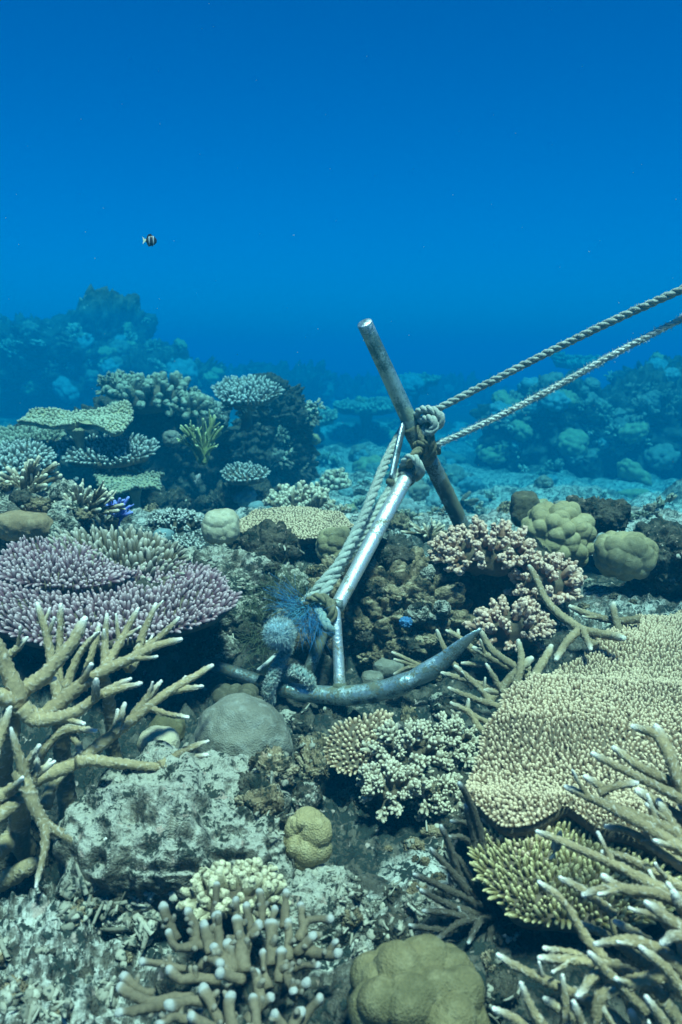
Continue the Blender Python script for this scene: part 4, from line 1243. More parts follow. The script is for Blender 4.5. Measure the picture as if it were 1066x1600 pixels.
staghorn('lone staghorn branches between the pinkish bushes and the big plate', LONE, C_THIN, seed=6, bump=0.0018, ntwig=0)

# ------------------------------------------------------------------ knobby finger coral at the bottom
def fd(y):
    return 1.03 - (y - 1390) / 210 * 0.18
FING = [
    ([(406, 1394), (410, 1425), (411, 1452)], 10, 12), ([(448, 1394), (446, 1425), (445, 1450)], 10, 12), ([(368, 1407), (369, 1430), (370, 1450)], 10, 11), ([(469, 1414), (472, 1440), (476, 1462)], 11, 12),
    ([(517, 1435), (483, 1439), (466, 1470)], 9, 12), ([(371, 1439), (378, 1487), (384, 1520)], 13, 19), ([(405, 1446), (388, 1470), (382, 1500)], 13, 15), ([(424, 1444), (424, 1480), (424, 1510)], 16, 17),
    ([(450, 1442), (451, 1470), (450, 1500)], 11, 13), ([(429, 1420), (425, 1445), (424, 1470)], 9, 11), ([(356, 1474), (360, 1495), (364, 1520)], 12, 16), ([(411, 1489), (413, 1520), (420, 1545)], 11, 14),
    ([(439, 1487), (438, 1510), (436, 1535)], 13, 15), ([(497, 1508), (465, 1510), (438, 1520)], 11, 14), ([(458, 1548), (451, 1526), (452, 1508)], 11, 12), ([(344, 1522), (360, 1525), (380, 1530)], 15, 16),
    ([(361, 1557), (358, 1578), (365, 1610)], 14, 16), ([(424, 1557), (405, 1574), (385, 1596)], 12, 14), ([(528, 1489), (512, 1494), (478, 1486), (455, 1500)], 12, 17), ([(524, 1472), (518, 1484), (508, 1494)], 10, 12),
    ([(256, 1418), (263, 1441), (279, 1469)], 12, 13), ([(294, 1425), (305, 1451), (305, 1478)], 12, 15), ([(264, 1458), (278, 1480), (315, 1477), (340, 1490)], 10, 14), ([(223, 1503), (255, 1507), (290, 1515)], 10, 12),
    ([(263, 1517), (282, 1530), (312, 1527), (345, 1535)], 12, 16), ([(194, 1527), (213, 1543), (240, 1552)], 11, 13), ([(187, 1543), (226, 1563), (260, 1570)], 12, 14), ([(187, 1582), (230, 1576), (262, 1564), (300, 1560)], 13, 17),
    ([(266, 1572), (295, 1563), (340, 1564)], 13, 15), ([(338, 1382), (338, 1405), (335, 1432)], 9, 11), ([(320, 1445), (325, 1465), (330, 1490)], 13, 16), ([(338, 1430), (342, 1460), (345, 1490)], 12, 15),
    ([(345, 1505), (330, 1500), (312, 1512)], 12, 14), ([(430, 1585), (440, 1600), (450, 1620)], 13, 15), ([(470, 1580), (460, 1600), (450, 1630)], 14, 16), ([(500, 1560), (480, 1580), (465, 1610)], 13, 15),
    ([(300, 1590), (330, 1605), (360, 1620)], 13, 16), ([(250, 1600), (280, 1590), (320, 1600)], 13, 15), ([(395, 1560), (400, 1590), (405, 1620)], 13, 15), ([(480, 1535), (470, 1545), (455, 1560)], 13, 14),
    ([(320, 1545), (330, 1570), (345, 1600)], 13, 16), ([(400, 1520), (405, 1545), (410, 1575)], 12, 15), ([(335, 1480), (350, 1500), (362, 1530)], 13, 16), ([(386, 1416), (390, 1440), (394, 1470)], 10, 13), ([(490, 1462), (478, 1476), (462, 1490)], 12, 14),
]
def knobby_coral():
    rg = np.random.default_rng(44)
    o = P(380, 1570, 1.0)
    root = thing('finger_coral', 'knobby cream finger coral with bluish white tips at the bottom edge', 'finger coral', o)
    V, f = rock_mesh(P(370, 1612, 1.03), (0.105, 0.09, 0.075), 71, 5, 'knobby', 0.25, 0.35)
    MB().add(V, None, f, 0.0).build('base', M_DARK, root)
    for pts, w1, w0 in FING:
        p3 = [(x, y, fd(y) + 0.012 * i) for i, (x, y) in enumerate(pts)]
        b = MB()
        W = np.array([P(*q) for q in p3[::-1]])
        p = smooth_path(W, 0.004)
        L = np.concatenate([[0], np.cumsum(np.linalg.norm(np.diff(p, axis=0), axis=1))])
        k = L / L[-1]
        dm = p3[0][2]
        r = 1.15 * (wpx(w0 / 2, dm) * (1 - k) + wpx(w1 / 2, dm) * k)
        r = r * (1 + 0.20 * vnoise(p * 60, 5)) * np.where(k > 0.85, 1.06, 1)
        v, q, t, a = tube(p, r, 14, lump=0.0016, seed=int(pts[0][0]), tipk=np.clip(1 - (L[-1] - L) / 0.012, 0, 1))
        b.add(v, q, t, a)
        tt = nrm(np.gradient(p, axis=0))
        for _ in range(int(rg.integers(1, 4))):   # knobs
            i = int(rg.uniform(0.3, 0.95) * (len(p) - 1))
            d = rg.normal(0, 1, 3); d = nrm(d - tt[i] * np.dot(d, tt[i]) + (0, 0, 0.5) + 0.3 * tt[i])
            s = np.linspace(0, 1, 6)[:, None]
            v, q, t, a = tube(p[i] + d * s * rg.uniform(1.3, 2.4) * r[i], r[i] * (0.75 - 0.2 * s[:, 0]), 10, tipk=s[:, 0] * 0.8, lump=0.001, seed=i)
            b.add(v, q, t, a)
        b.build('finger', C_FING, root)
knobby_coral()
# ------------------------------------------------------------------ anchor
def steel(name, base, rustc, algae, rust=0.55, alg=0.55, rough=0.32, tar=0.44):
    g = NG(name)
    n1 = g.noise(26, 4, 0.65)
    n2 = g.noise(230, 4, 0.65)
    n3 = g.noise(9, 3, 0.6)
    f1 = g.step(g.math('ADD', g.math('MULTIPLY', n2, 0.6), g.math('MULTIPLY', n1, 0.5)), rust, rust + 0.07)
    f2 = g.step(g.math('ADD', n3, g.math('MULTIPLY', g.math('SUBTRACT', n1, 0.5), 0.6)), alg, alg + 0.12)
    tarn = tuple(q * k for q, k in zip(base, (0.30, 0.42, 0.42)))
    c = g.mix(g.step(g.math('ADD', g.math('MULTIPLY', n1, 0.7), g.math('MULTIPLY', n2, 0.3)), tar, tar + 0.14), base, tarn)
    c = g.mix(f1, c, rustc)
    c = g.mix(f2, c, algae)
    bad = g.math('MAXIMUM', f1, f2)
    met = g.math('SUBTRACT', 0.8, g.math('MULTIPLY', bad, 0.7))
    ro = g.math('ADD', rough, g.math('MULTIPLY', bad, 0.5))
    h = g.math('ADD', g.math('MULTIPLY', n1, 0.6), g.math('MULTIPLY', n2, 0.4))
    return g.out(c, ro, h, 0.006, 0.7, 0.5, met)
S_BRIGHT = steel('galvanised steel', (0.78, 0.80, 0.76), (0.22, 0.18, 0.12), (0.17, 0.19, 0.13), 0.59, 0.60, 0.36, 0.52)
S_ARM = steel('weathered steel', (0.56, 0.66, 0.64), (0.14, 0.12, 0.08), (0.13, 0.13, 0.085), 0.56, 0.52, 0.30)
S_LEFT = steel('shadowed weathered steel', (0.15, 0.18, 0.18), (0.10, 0.08, 0.05), (0.08, 0.085, 0.055), 0.56, 0.5, 0.5)  # darker copy of the arm steel, painting in the left arm's shadow
S_DULL = steel('dulled steel', (0.46, 0.55, 0.50), (0.18, 0.17, 0.12), (0.20, 0.25, 0.19), 0.64, 0.58, 0.42)
S_RUST = steel('rusted steel', (0.30, 0.34, 0.30), (0.11, 0.085, 0.055), (0.12, 0.12, 0.075), 0.52, 0.42, 0.5)
S_CUT = steel('bare cut steel', (0.85, 0.86, 0.84), (0.35, 0.3, 0.22), (0.3, 0.28, 0.2), 0.75, 0.8, 0.4)

AO = P(525, 1085, 1.78)
anchor = thing('anchor', 'silvery steel anchor with a long stock, lying on the reef between corals', 'anchor', AO)
def bar(name, pts, widths, mat, parent=anchor, n=24, flat=None, dome=False, lump=0.0, seed=0, step=0.006):
    q = np.array([list(P(x, y, d)) + [wpx(wd / 2, d)] for (x, y, d), wd in zip(pts, widths)])
    p = smooth_path(q, step)
    v, qd, t, a = tube(p[:, :3], p[:, 3], n, flat=flat, dome=dome, lump=lump, seed=seed)
    return MB().add(v, qd, t, a).build(name, mat, parent)
bar('shank', [(640, 738, 2.14), (622, 770, 2.09), (575, 857, 1.96), (527, 948, 1.82)], [23, 23.5, 24, 23], S_BRIGHT)
bar('shank_head', [(652, 716, 2.17), (643, 732, 2.15), (634, 750, 2.12)], [27, 29, 28], S_RUST, lump=0.002)
bar('crown_post', [(524, 942, 1.81), (526, 980, 1.80), (529, 1030, 1.79), (531, 1076, 1.78)], [15, 16, 17, 19], S_BRIGHT, lump=0.0008)
bar('weld', [(526, 938, 1.815), (526, 950, 1.81)], [20, 19], S_RUST, lump=0.002)
bar('weld', [(531, 1067, 1.78), (531, 1078, 1.78)], [19, 23], S_RUST, lump=0.002)
bar('stock', [(573, 512, 2.06), (612, 596, 2.12), (652, 684, 2.18)], [24, 25, 26], S_DULL)
bar('stock', [(650, 680, 2.18), (668, 712, 2.20), (695, 765, 2.25), (722, 822, 2.31), (732, 846, 2.34)], [27, 26, 25, 24, 23], S_RUST, lump=0.0015)
bar('weld', [(641, 664, 2.165), (656, 692, 2.185)], [29, 31], S_RUST, lump=0.003)
# bright threaded end of the stock
e0, e1 = P(575.5, 517.5, 2.064), P(569.5, 504, 2.05)
axis = e1 - e0
pts = [e0 + axis * s for s in np.linspace(0, 1, 25)]
rr = np.array([wpx(12.4, 2.06) * (1.0 if i % 4 < 2 else 0.95) for i in range(25)]); rr[-1] *= 0.9
v, q, t, a = tube(np.array(pts), rr, 24, dome=False)
MB().add(v, q, t, a).build('threaded_end', S_CUT, anchor)
bar('brace', [(632, 656, 2.16), (622, 700, 2.13), (612, 748, 2.10)], [13, 16, 15], steel('blue grey steel', (0.36, 0.40, 0.42), (0.2, 0.2, 0.18), (0.14, 0.15, 0.12), 0.66, 0.68, 0.35), flat=(0.6, 1.0))
bar('brace', [(512, 955, 1.93), (500, 1000, 1.90), (484, 1045, 1.87), (474, 1075, 1.85)], [20, 20, 19, 18], S_RUST)
bar('bolt', [(606, 752, 2.10), (614, 754, 2.09)], [10, 10], S_RUST)
# curved arms; the right one is beaten flat into a fluke
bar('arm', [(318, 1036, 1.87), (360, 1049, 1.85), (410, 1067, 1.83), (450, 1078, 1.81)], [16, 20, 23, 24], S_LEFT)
bar('arm', [(440, 1076, 1.815), (480, 1083, 1.80), (540, 1087, 1.77), (600, 1078, 1.74), (630, 1068, 1.722), (660, 1053, 1.712)], [25, 27, 31, 32, 32, 20], S_ARM)
FL = [(630, 1068, 1.722), (668, 1049, 1.71), (695, 1030, 1.70), (718, 1010, 1.69), (738, 993, 1.68), (752, 983, 1.68)]
q = np.array([list(P(x, y, d)) + [wpx(wd / 2, d), fl] for (x, y, d), wd, fl in zip(FL, [22, 32.5, 28, 22, 13, 5], [1.0, 0.7, 0.45, 0.35, 0.38, 0.6])])
p = smooth_path(q, 0.005)
v, qd, t, a = tube(p[:, :3], p[:, 3], 24, flat=(p[:, 4], np.ones(len(p))), dome=False)
# lean the blade so that its face looks down towards the camera
cen = np.repeat(p[:, :3], 24, 0)
vv = v[:-2] - cen
ax = np.repeat(nrm(np.gradient(p[:, :3], axis=0)), 24, 0)
ang = np.repeat(np.linspace(0, math.radians(24), len(p)), 24)[:, None]
vv = vv * np.cos(ang) + np.cross(ax, vv) * np.sin(ang) + ax * (ax * vv).sum(1, keepdims=True) * (1 - np.cos(ang))
v[:-2] = cen + vv
MB().add(v, qd, t, a).build('fluke', S_ARM, anchor)

# ------------------------------------------------------------------ ropes
def rope_mat(name, a, b, c, wear=0.5):
    g = NG(name)
    n1 = g.noise(30, 3); n2 = g.noise(260, 3, 0.7)
    col = g.mix(g.step(n1, 0.35, 0.68), a, b)
    col = g.mix(g.step(n2, 0.5, 0.75), col, c)
    wv = g.n('ShaderNodeTexWave', wave_type='BANDS')
    wv.inputs['Scale'].default_value = 190; wv.inputs['Distortion'].default_value = 4; wv.inputs['Detail'].default_value = 2
    g.l(g.co.outputs['Position'], wv.inputs['Vector'])
    h = g.math('ADD', g.math('MULTIPLY', wv.outputs['Fac'], 0.4), n2)
    return g.out(col, 0.95, h, 0.002, 0.8, 0.1)
ROPE = rope_mat('old rope', (0.42, 0.45, 0.38), (0.28, 0.31, 0.27), (0.60, 0.62, 0.54))
ROPEF = rope_mat('furred rope', (0.74, 0.76, 0.66), (0.55, 0.60, 0.52), (0.82, 0.82, 0.72))
ROPEG = rope_mat('grown over rope', (0.27, 0.36, 0.33), (0.18, 0.26, 0.24), (0.42, 0.52, 0.47))
ROPED = rope_mat('dark knot rope', (0.22, 0.19, 0.11), (0.13, 0.12, 0.075), (0.34, 0.29, 0.18))
def PP(l):
    return [P(*q) for q in l]

r1 = thing('mooring_rope', 'upper thick twisted rope running from the anchor knot up to the right', 'rope', P(680, 640, 2.12))
rope_strands(r1, PP([(664, 650, 2.13), (684, 639, 2.115), (760, 600, 2.07), (860, 549, 2.0), (960, 500, 1.92), (1066, 452, 1.83), (1300, 345, 1.68), (1500, 250, 1.60), (1900, 60, 1.50)]), 0.0091, ROPE, seed=1, fuzz=900, fmat=ROPEF, fl=0.0055)
def turn(root, pts, rad, seed, mat=ROPE, fuzz=60):
    """one turn of a knot"""
    p = smooth_path(np.asarray(PP(pts)), rad * 0.5)
    t, x, y = path_frames(p)
    L = np.concatenate([[0], np.cumsum(np.linalg.norm(np.diff(p, axis=0), axis=1))])
    b = MB()
    for s in range(3):
        a = L / (rad * 6.2) * 2 * PI + s * 2.094
        v, q, tt, ta = tube(p + rad * 0.48 * (np.cos(a)[:, None] * x + np.sin(a)[:, None] * y), rad * 0.56, 9, lump=rad * 0.1, seed=seed)
        b.add(v, q, tt, 0.4)
    b.build('knot_turn', mat, root)
    return p
K = 0.0102
turn(r1, [(640, 662, 2.22), (648, 650, 2.16), (658, 641, 2.13), (674, 640, 2.10), (688, 650, 2.09), (688, 662, 2.10), (676, 668, 2.12), (664, 666, 2.15)], K, 11)
turn(r1, [(650, 664, 2.20), (664, 654, 2.12), (676, 655, 2.09), (680, 666, 2.09), (672, 676, 2.10), (660, 672, 2.14)], K, 12)
turn(r1, [(670, 656, 2.15), (671, 676, 2.11), (676, 696, 2.11), (675, 714, 2.13), (664, 724, 2.17), (650, 722, 2.22)], K, 13, ROPED)
turn(r1, [(656, 668, 2.14), (660, 684, 2.12), (666, 700, 2.12), (668, 714, 2.13), (660, 724, 2.15)], K, 14, ROPED)
turn(r1, [(648, 700, 2.22), (652, 694, 2.14), (664, 692, 2.11), (680, 698, 2.13), (684, 706, 2.18)], K * 0.9, 15, ROPED)
r2 = thing('mooring_rope', 'lower pale furry rope running from the anchor head up to the right', 'rope', P(676, 700, 2.13))
rope_strands(r2, PP([(664, 704, 2.15), (680, 696, 2.12), (760, 660, 2.07), (860, 609, 2.0), (960, 553, 1.93), (1066, 498, 1.86), (1300, 378, 1.74), (1500, 280, 1.66), (1900, 84, 1.58)]), 0.0068, ROPEF, seed=5, fuzz=4200, fmat=ROPEF, fl=0.008)
r3 = thing('anchor_rope', 'outer twisted rope running down beside the shank to the tangle', 'rope', P(622, 690, 2.17))
rope_strands(r3, PP([(634, 664, 2.19), (616, 695, 2.16), (597, 735, 2.09), (571, 801, 2.0), (556, 832, 1.96), (530, 880, 1.90), (500, 915, 1.87), (474, 944, 1.85)]), 0.0112, ROPE, seed=9, fuzz=700, fmat=ROPEF, fl=0.005)
r4 = thing('anchor_rope', 'inner twisted rope pressed against the shank down to the crown', 'rope', P(612, 745, 2.13))
rope_strands(r4, PP([(626, 735, 2.15), (609, 766, 2.10), (584, 806, 2.05), (560, 846, 1.99), (535, 882, 1.93), (511, 920, 1.86), (500, 940, 1.85)]), 0.0112, ROPE, seed=13, fuzz=500, fmat=ROPEF, fl=0.005, phase=1.0)
r5 = thing('rope_loop', 'short loop of rope tied round the upper end of the shank', 'rope', P(645, 725, 2.12))
turn(r5, [(632, 744, 2.20), (630, 728, 2.13), (638, 716, 2.10), (648, 716, 2.09), (655, 728, 2.09), (658, 738, 2.11), (650, 746, 2.16)], 0.0105, 21)
turn(r5, [(640, 738, 2.20), (640, 722, 2.10), (650, 708, 2.10), (658, 702, 2.13), (654, 696, 2.18)], 0.0105, 22, ROPED)
r6 = thing('rope_loop', 'dark ring of rope at the crown beside the blue fibres', 'rope', P(500, 950, 1.80))
turn(r6, [(476, 962, 1.85), (480, 944, 1.83), (496, 934, 1.81), (512, 938, 1.80), (520, 956, 1.79), (516, 976, 1.80)], 0.0105, 31, ROPED)
turn(r6, [(494, 944, 1.84), (502, 960, 1.80), (511, 978, 1.78), (520, 990, 1.80)], 0.0105, 32, ROPEG)
r7 = thing('rope_tail', 'furry grey rope tail hanging over the left anchor arm below the fuzzy ball', 'rope', P(432, 1030, 1.80))
rope_strands(r7, PP([(452, 1000, 1.83), (446, 1018, 1.80), (434, 1040, 1.78), (424, 1064, 1.77), (419, 1082, 1.775), (421, 1100, 1.79)]), 0.0115, ROPEG, seed=41, fuzz=3200, fmat=ROPEF, fl=0.006, strands=3)
r8 = thing('rope_tail', 'furry bent piece of rope lying on the anchor arm right of the hanging tail', 'rope', P(468, 1055, 1.80))
rope_strands(r8, PP([(440, 1066, 1.84), (446, 1052, 1.81), (460, 1047, 1.79), (474, 1053, 1.78), (484, 1064, 1.78), (486, 1074, 1.79)]), 0.0112, ROPEG, seed=43, fuzz=2400, fmat=ROPEF, fl=0.006)
# the fuzzy ball where a rope end has burst open
rg = np.random.default_rng(5)
bc = P(437, 990, 1.76)
ball = thing('frayed_ball', 'round fuzzy grey blue knob of frayed rope beside the blue fibres', 'frayed rope', bc)
V, f = rock_mesh(bc, (0.026, 0.026, 0.028), 3, 4, 'knobby', 0.16, 0.5)
MB().add(V, None, f, 0.0).build('knob_core', rope_mat('blue grey fluff', (0.26, 0.42, 0.50), (0.32, 0.46, 0.50), (0.50, 0.60, 0.58)), ball)
b = MB()
n = 2600
D = nrm(rg.normal(0, 1, (n, 3)))
ln = 0.0085 * rg.uniform(0.4, 1.5, n)
TV = np.array([(-1, 0, 0), (0.5, 0.87, 0), (0.5, -0.87, 0), (0.6, 0.3, 0.55), (1.2, 0.2, 1.0)], float)
TT = np.array([(0, 1, 3), (1, 2, 3), (2, 0, 3), (1, 4, 3), (2, 3, 4)])
b.many(TV, None, TT, np.full(5, 0.8), frames(D + rg.normal(0, 0.3, D.shape), rg.uniform(0, 6, n)) * np.stack([np.full(n, 0.0006), np.full(n, 0.0006), ln], 1)[:, None, :], bc + D * 0.027)
stuff(b.build('fluff', rope_mat('pale fluff', (0.56, 0.68, 0.66), (0.42, 0.58, 0.62), (0.66, 0.72, 0.66)), ball))
g = NG('blue fibre'); BLUEF = g.out((0.03, 0.16, 0.32), 0.6, spec=0.3)
g = NG('pale blue fibre'); BLUEP = g.out((0.10, 0.30, 0.40), 0.6, spec=0.3)
bf = thing('blue_fibres', 'tangle of bright blue frayed net fibres at the anchor crown', 'frayed net', P(484, 985, 1.78))
stuff(hairs(P(484, 968, 1.78), 120, 0.048, 0.0005, rg, (0.15, -0.5, -0.75), 0.55, 0.012, 0.5).build('fibres', BLUEF, bf))
stuff(hairs(P(470, 958, 1.80), 80, 0.04, 0.0005, rg, (-0.6, -0.3, 0.3), 0.6, 0.014, 0.6).build('fibres', BLUEP, bf))
stuff(hairs(P(462, 940, 1.82), 60, 0.06, 0.0005, rg, (-0.8, -0.2, 0.35), 0.5, 0.010, 0.5).build('fibres', BLUEF, bf))
g = NG('turf algae'); ALG = g.out(g.mix(g.noise(40), (0.06, 0.08, 0.045), (0.15, 0.17, 0.10)), 0.9)
al = thing('algae_tuft', 'dark green tuft of hairy algae above the fuzzy knob', 'algae', P(430, 935, 1.9))
for (x, y, d, nn) in ((430, 935, 1.9, 150), (452, 915, 1.92, 110), (405, 955, 1.9, 110), (470, 935, 1.86, 100), (400, 1000, 1.88, 90), (415, 1020, 1.86, 60)):
    stuff(hairs(P(x, y, d), nn, 0.045, 0.0006, rg, (0, -0.5, 0.5), 0.8, 0.016, 0.7).build('fronds', ALG, al))
st = thing('white_stick', 'short pale stick poking out left of the hanging rope tail', 'stick', P(416, 1032, 1.84))
v, q, t, a = tube(np.array(PP([(404, 1047, 1.80), (415, 1038, 1.83), (430, 1024, 1.87)])), 0.0042, 8)
MB().add(v, q, t, a).build('stick', boulder_mat('bleached stick', (0.6, 0.6, 0.55), (0.75, 0.75, 0.7), (0.45, 0.45, 0.4)), st)

# ------------------------------------------------------------------ fish
def fish(label, px, py, d, length, height, heading, mats, name='fish', pitch=0.0, band=True):
    c = P(px, py, d)
    root = thing(name, label, 'fish', c)
    root.rotation_euler = (0, -pitch, heading)
    root['_o'] = [0, 0, 0]
    n, m = 16, 22
    s = np.linspace(0, 1, m)
    prof = height / 2 * np.sin(PI * np.clip(s * 0.93 + 0.04, 0, 1)) ** 0.8 * (1 - 0.35 * s) + 0.04 * height
    th = np.arange(n) / n * 2 * PI
    V = np.stack([np.repeat((0.5 - s) * length, n), (prof[:, None] * 0.38 * np.cos(th)).ravel(), (prof[:, None] * np.sin(th)).ravel()], 1)
    i = np.arange(m - 1)[:, None] * n; j = np.arange(n)[None]; j2 = (j + 1) % n
    Q = np.stack([i + j, i + n + j, i + n + j2, i + j2], -1).reshape(-1, 4)
    tip = np.repeat(s, n)
    V = np.vstack([V, (0.52 * length, 0, 0), (-0.5 * length, 0, 0)])
    j = np.arange(n); j2 = (j + 1) % n
    T = np.vstack([np.stack([np.full(n, m * n), j, j2], 1), np.stack([np.full(n, m * n + 1), (m - 1) * n + j2, (m - 1) * n + j], 1)])
    MB().add(V, Q, T, np.concatenate([tip, [0, 1]])).build('body', mats[0], root)
    def fin(name, out, mat):
        o = np.array(out, float) * (length, 1, height)
        k = len(o)
        mid = o.copy(); t_ = 0.0016
        V = np.vstack([mid + (0, t_, 0), mid - (0, t_, 0)])
        T = [(0, a, a + 1) for a in range(1, k - 1)] + [(k, k + a + 1, k + a) for a in range(1, k - 1)]
        Q = [(a, (a + 1) % k, k + (a + 1) % k, k + a) for a in range(k)]
        MB().add(V, Q, T, 0.5).build(name, mat, root, smooth=False)
    fin('tail', [(-0.46, 0, 0), (-0.52, 0, 0.10), (-0.74, 0, 0.34), (-0.68, 0, 0.0), (-0.74, 0, -0.34), (-0.52, 0, -0.10)], mats[1])
    fin('dorsal_fin', [(0.0, 0, 0.40), (0.12, 0, 0.46), (0.02, 0, 0.60), (-0.22, 0, 0.56), (-0.34, 0, 0.36), (-0.38, 0, 0.16)], mats[2])
    fin('anal_fin', [(-0.38, 0, -0.16), (-0.34, 0, -0.36), (-0.22, 0, -0.54), (-0.04, 0, -0.50), (0.0, 0, -0.40)], mats[2])
    fin('pelvic_fin', [(0.16, 0, -0.40), (0.08, 0, -0.62), (0.04, 0, -0.42)], mats[2])
    for sgn in (-1, 1):
        ev, ef = ico(2)
        MB().add(ev * 0.045 * length + (0.38 * length, sgn * 0.095 * height * 1.0, 0.08 * height), None, ef, 0).build('eye', mats[3], root)
    return root
g = NG('banded fish')
t_ = g.tip()
c = g.ramp(t_, [(0.0, (0.02, 0.02, 0.03)), (0.23, (0.02, 0.02, 0.03)), (0.25, (0.36, 0.40, 0.42)), (0.33, (0.36, 0.40, 0.42)), (0.35, (0.015, 0.015, 0.02)), (0.60, (0.015, 0.015, 0.02)), (0.62, (0.36, 0.40, 0.42)), (0.70, (0.36, 0.40, 0.42)), (0.72, (0.02, 0.02, 0.025)), (0.93, (0.02, 0.02, 0.025)), (0.96, (0.7, 0.7, 0.45))])
F_BAND = g.out(c, 0.45, spec=0.4)
F_BLACK = NG('black fin').out((0.02, 0.02, 0.025), 0.5)
F_PALE = NG('pale tail').out((0.72, 0.72, 0.50), 0.5)
F_EYE = NG('fish eye').out((0.01, 0.01, 0.01), 0.2)
fish('small black and white banded fish with a pale tail swimming in open water', 236, 376, 2.4, 0.030, 0.029, 0.25, (F_BAND, F_PALE, F_BLACK, F_EYE))
F_DARK = NG('slate fish').out((0.05, 0.07, 0.08), 0.5)
fish('small slate dark fish nosing up out of the yellow green plate', 871, 1316, 1.04, 0.028, 0.013, 0.5, (F_DARK, F_DARK, F_DARK, F_EYE), pitch=1.25)
F_YEL = NG('yellow fish').out((0.70, 0.50, 0.03), 0.5)
fish('tiny yellow fish above the brown finger coral', 215, 840, 2.25, 0.022, 0.014, 1.2, (F_YEL, F_YEL, F_YEL, F_EYE), pitch=0.4)
F_GREY = NG('grey fish').out((0.30, 0.33, 0.30), 0.5)
fish('small grey fish hovering in the shade under the outcrop', 310, 746, 2.8, 0.035, 0.022, 1.0, (F_GREY, F_GREY, F_GREY, F_EYE), pitch=0.7)
fish('tiny pale fish in the shade below the white tipped plate', 120, 748, 2.8, 0.016, 0.013, 0.4, (F_GREY, F_GREY, F_GREY, F_EYE))
# ------------------------------------------------------------------ the outcrop on the left
rock('reef_outcrop', 'tall dark rock pillar forming the right half of the outcrop', 'rock', 424, 690, 3.72, 140, 215, M_DARK, deep=0.9, level=6, seed=71, style='reef', amp=0.40, box=0.8)
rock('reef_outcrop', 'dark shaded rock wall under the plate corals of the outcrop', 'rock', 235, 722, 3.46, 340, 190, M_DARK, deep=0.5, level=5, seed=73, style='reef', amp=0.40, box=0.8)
rock('reef_outcrop', 'low dark rock at the foot of the outcrop pillar', 'rock', 372, 785, 3.15, 150, 56, M_DARK, deep=0.8, level=5, seed=75, style='reef', amp=0.40)
rock('reef_outcrop', 'dark broken rock below the jagged plate at the foot of the outcrop', 'rock', 215, 790, 3.05, 220, 60, M_DARK, deep=0.6, level=5, seed=78, style='reef', amp=0.35)
rock('reef_outcrop', 'rock shoulder under the plates cut by the left edge', 'rock', 50, 690, 3.2, 110, 70, M_DARK, deep=0.8, level=5, seed=77, style='reef', amp=0.40)
rock('reef_outcrop', 'crusted rock crest between the knobby crown and the pillar', 'rock', 315, 652, 3.5, 90, 66, M_ROCK, deep=0.8, level=5, seed=79, amp=0.35)
rock('reef_outcrop', 'small rock cap on top of the pillar', 'rock', 415, 604, 3.72, 66, 44, M_DARK, deep=1, level=5, seed=81, amp=0.35)
rock('round_coral', 'small brown coral head hugging the shaded outcrop face', 'coral head', 268, 686, 3.1, 30, 28, B_GREY, deep=0.8, level=4, seed=83, style='lobed', amp=0.12, size=0.5)

# ------------------------------------------------------------------ reef fading into the blue
rock('far_reef', 'large dim reef hill fading into the blue on the left', 'reef', 100, 575, 7.6, 330, 220, M_FAR, deep=0.8, level=5, seed=91, style='reef', amp=0.42)
rock('far_reef', 'sloping shoulder of the dim left reef hill, running down right', 'reef', 255, 605, 7.2, 220, 120, M_FAR, deep=0.8, level=5, seed=93, style='reef', amp=0.42)
rock('far_reef', 'low dim reef rise behind the outcrop pillar', 'reef', 420, 612, 9.5, 260, 90, M_FAR, deep=0.8, level=5, seed=95, style='reef', amp=0.42)
rock('far_reef', 'broad dark reef wall in the blue under the ropes on the right', 'reef', 940, 670, 5.9, 430, 190, M_FAR, deep=0.5, level=5, seed=97, style='reef', amp=0.42)
rock('far_reef', 'dim reef top rising at the right edge behind the lower rope', 'reef', 1050, 612, 6.6, 210, 120, M_FAR, deep=0.6, level=5, seed=99, style='reef', amp=0.42)
rock('far_reef', 'faint reef ridge in the blue behind the anchor stock', 'reef', 660, 640, 10.5, 360, 90, M_FAR, deep=0.6, level=5, seed=101, style='reef', amp=0.42)
rock('far_reef', 'dim lumpy reef left of the anchor stock, above the pale floor', 'reef', 560, 690, 7.0, 120, 60, M_FAR, deep=0.7, level=5, seed=103, style='reef', amp=0.42)

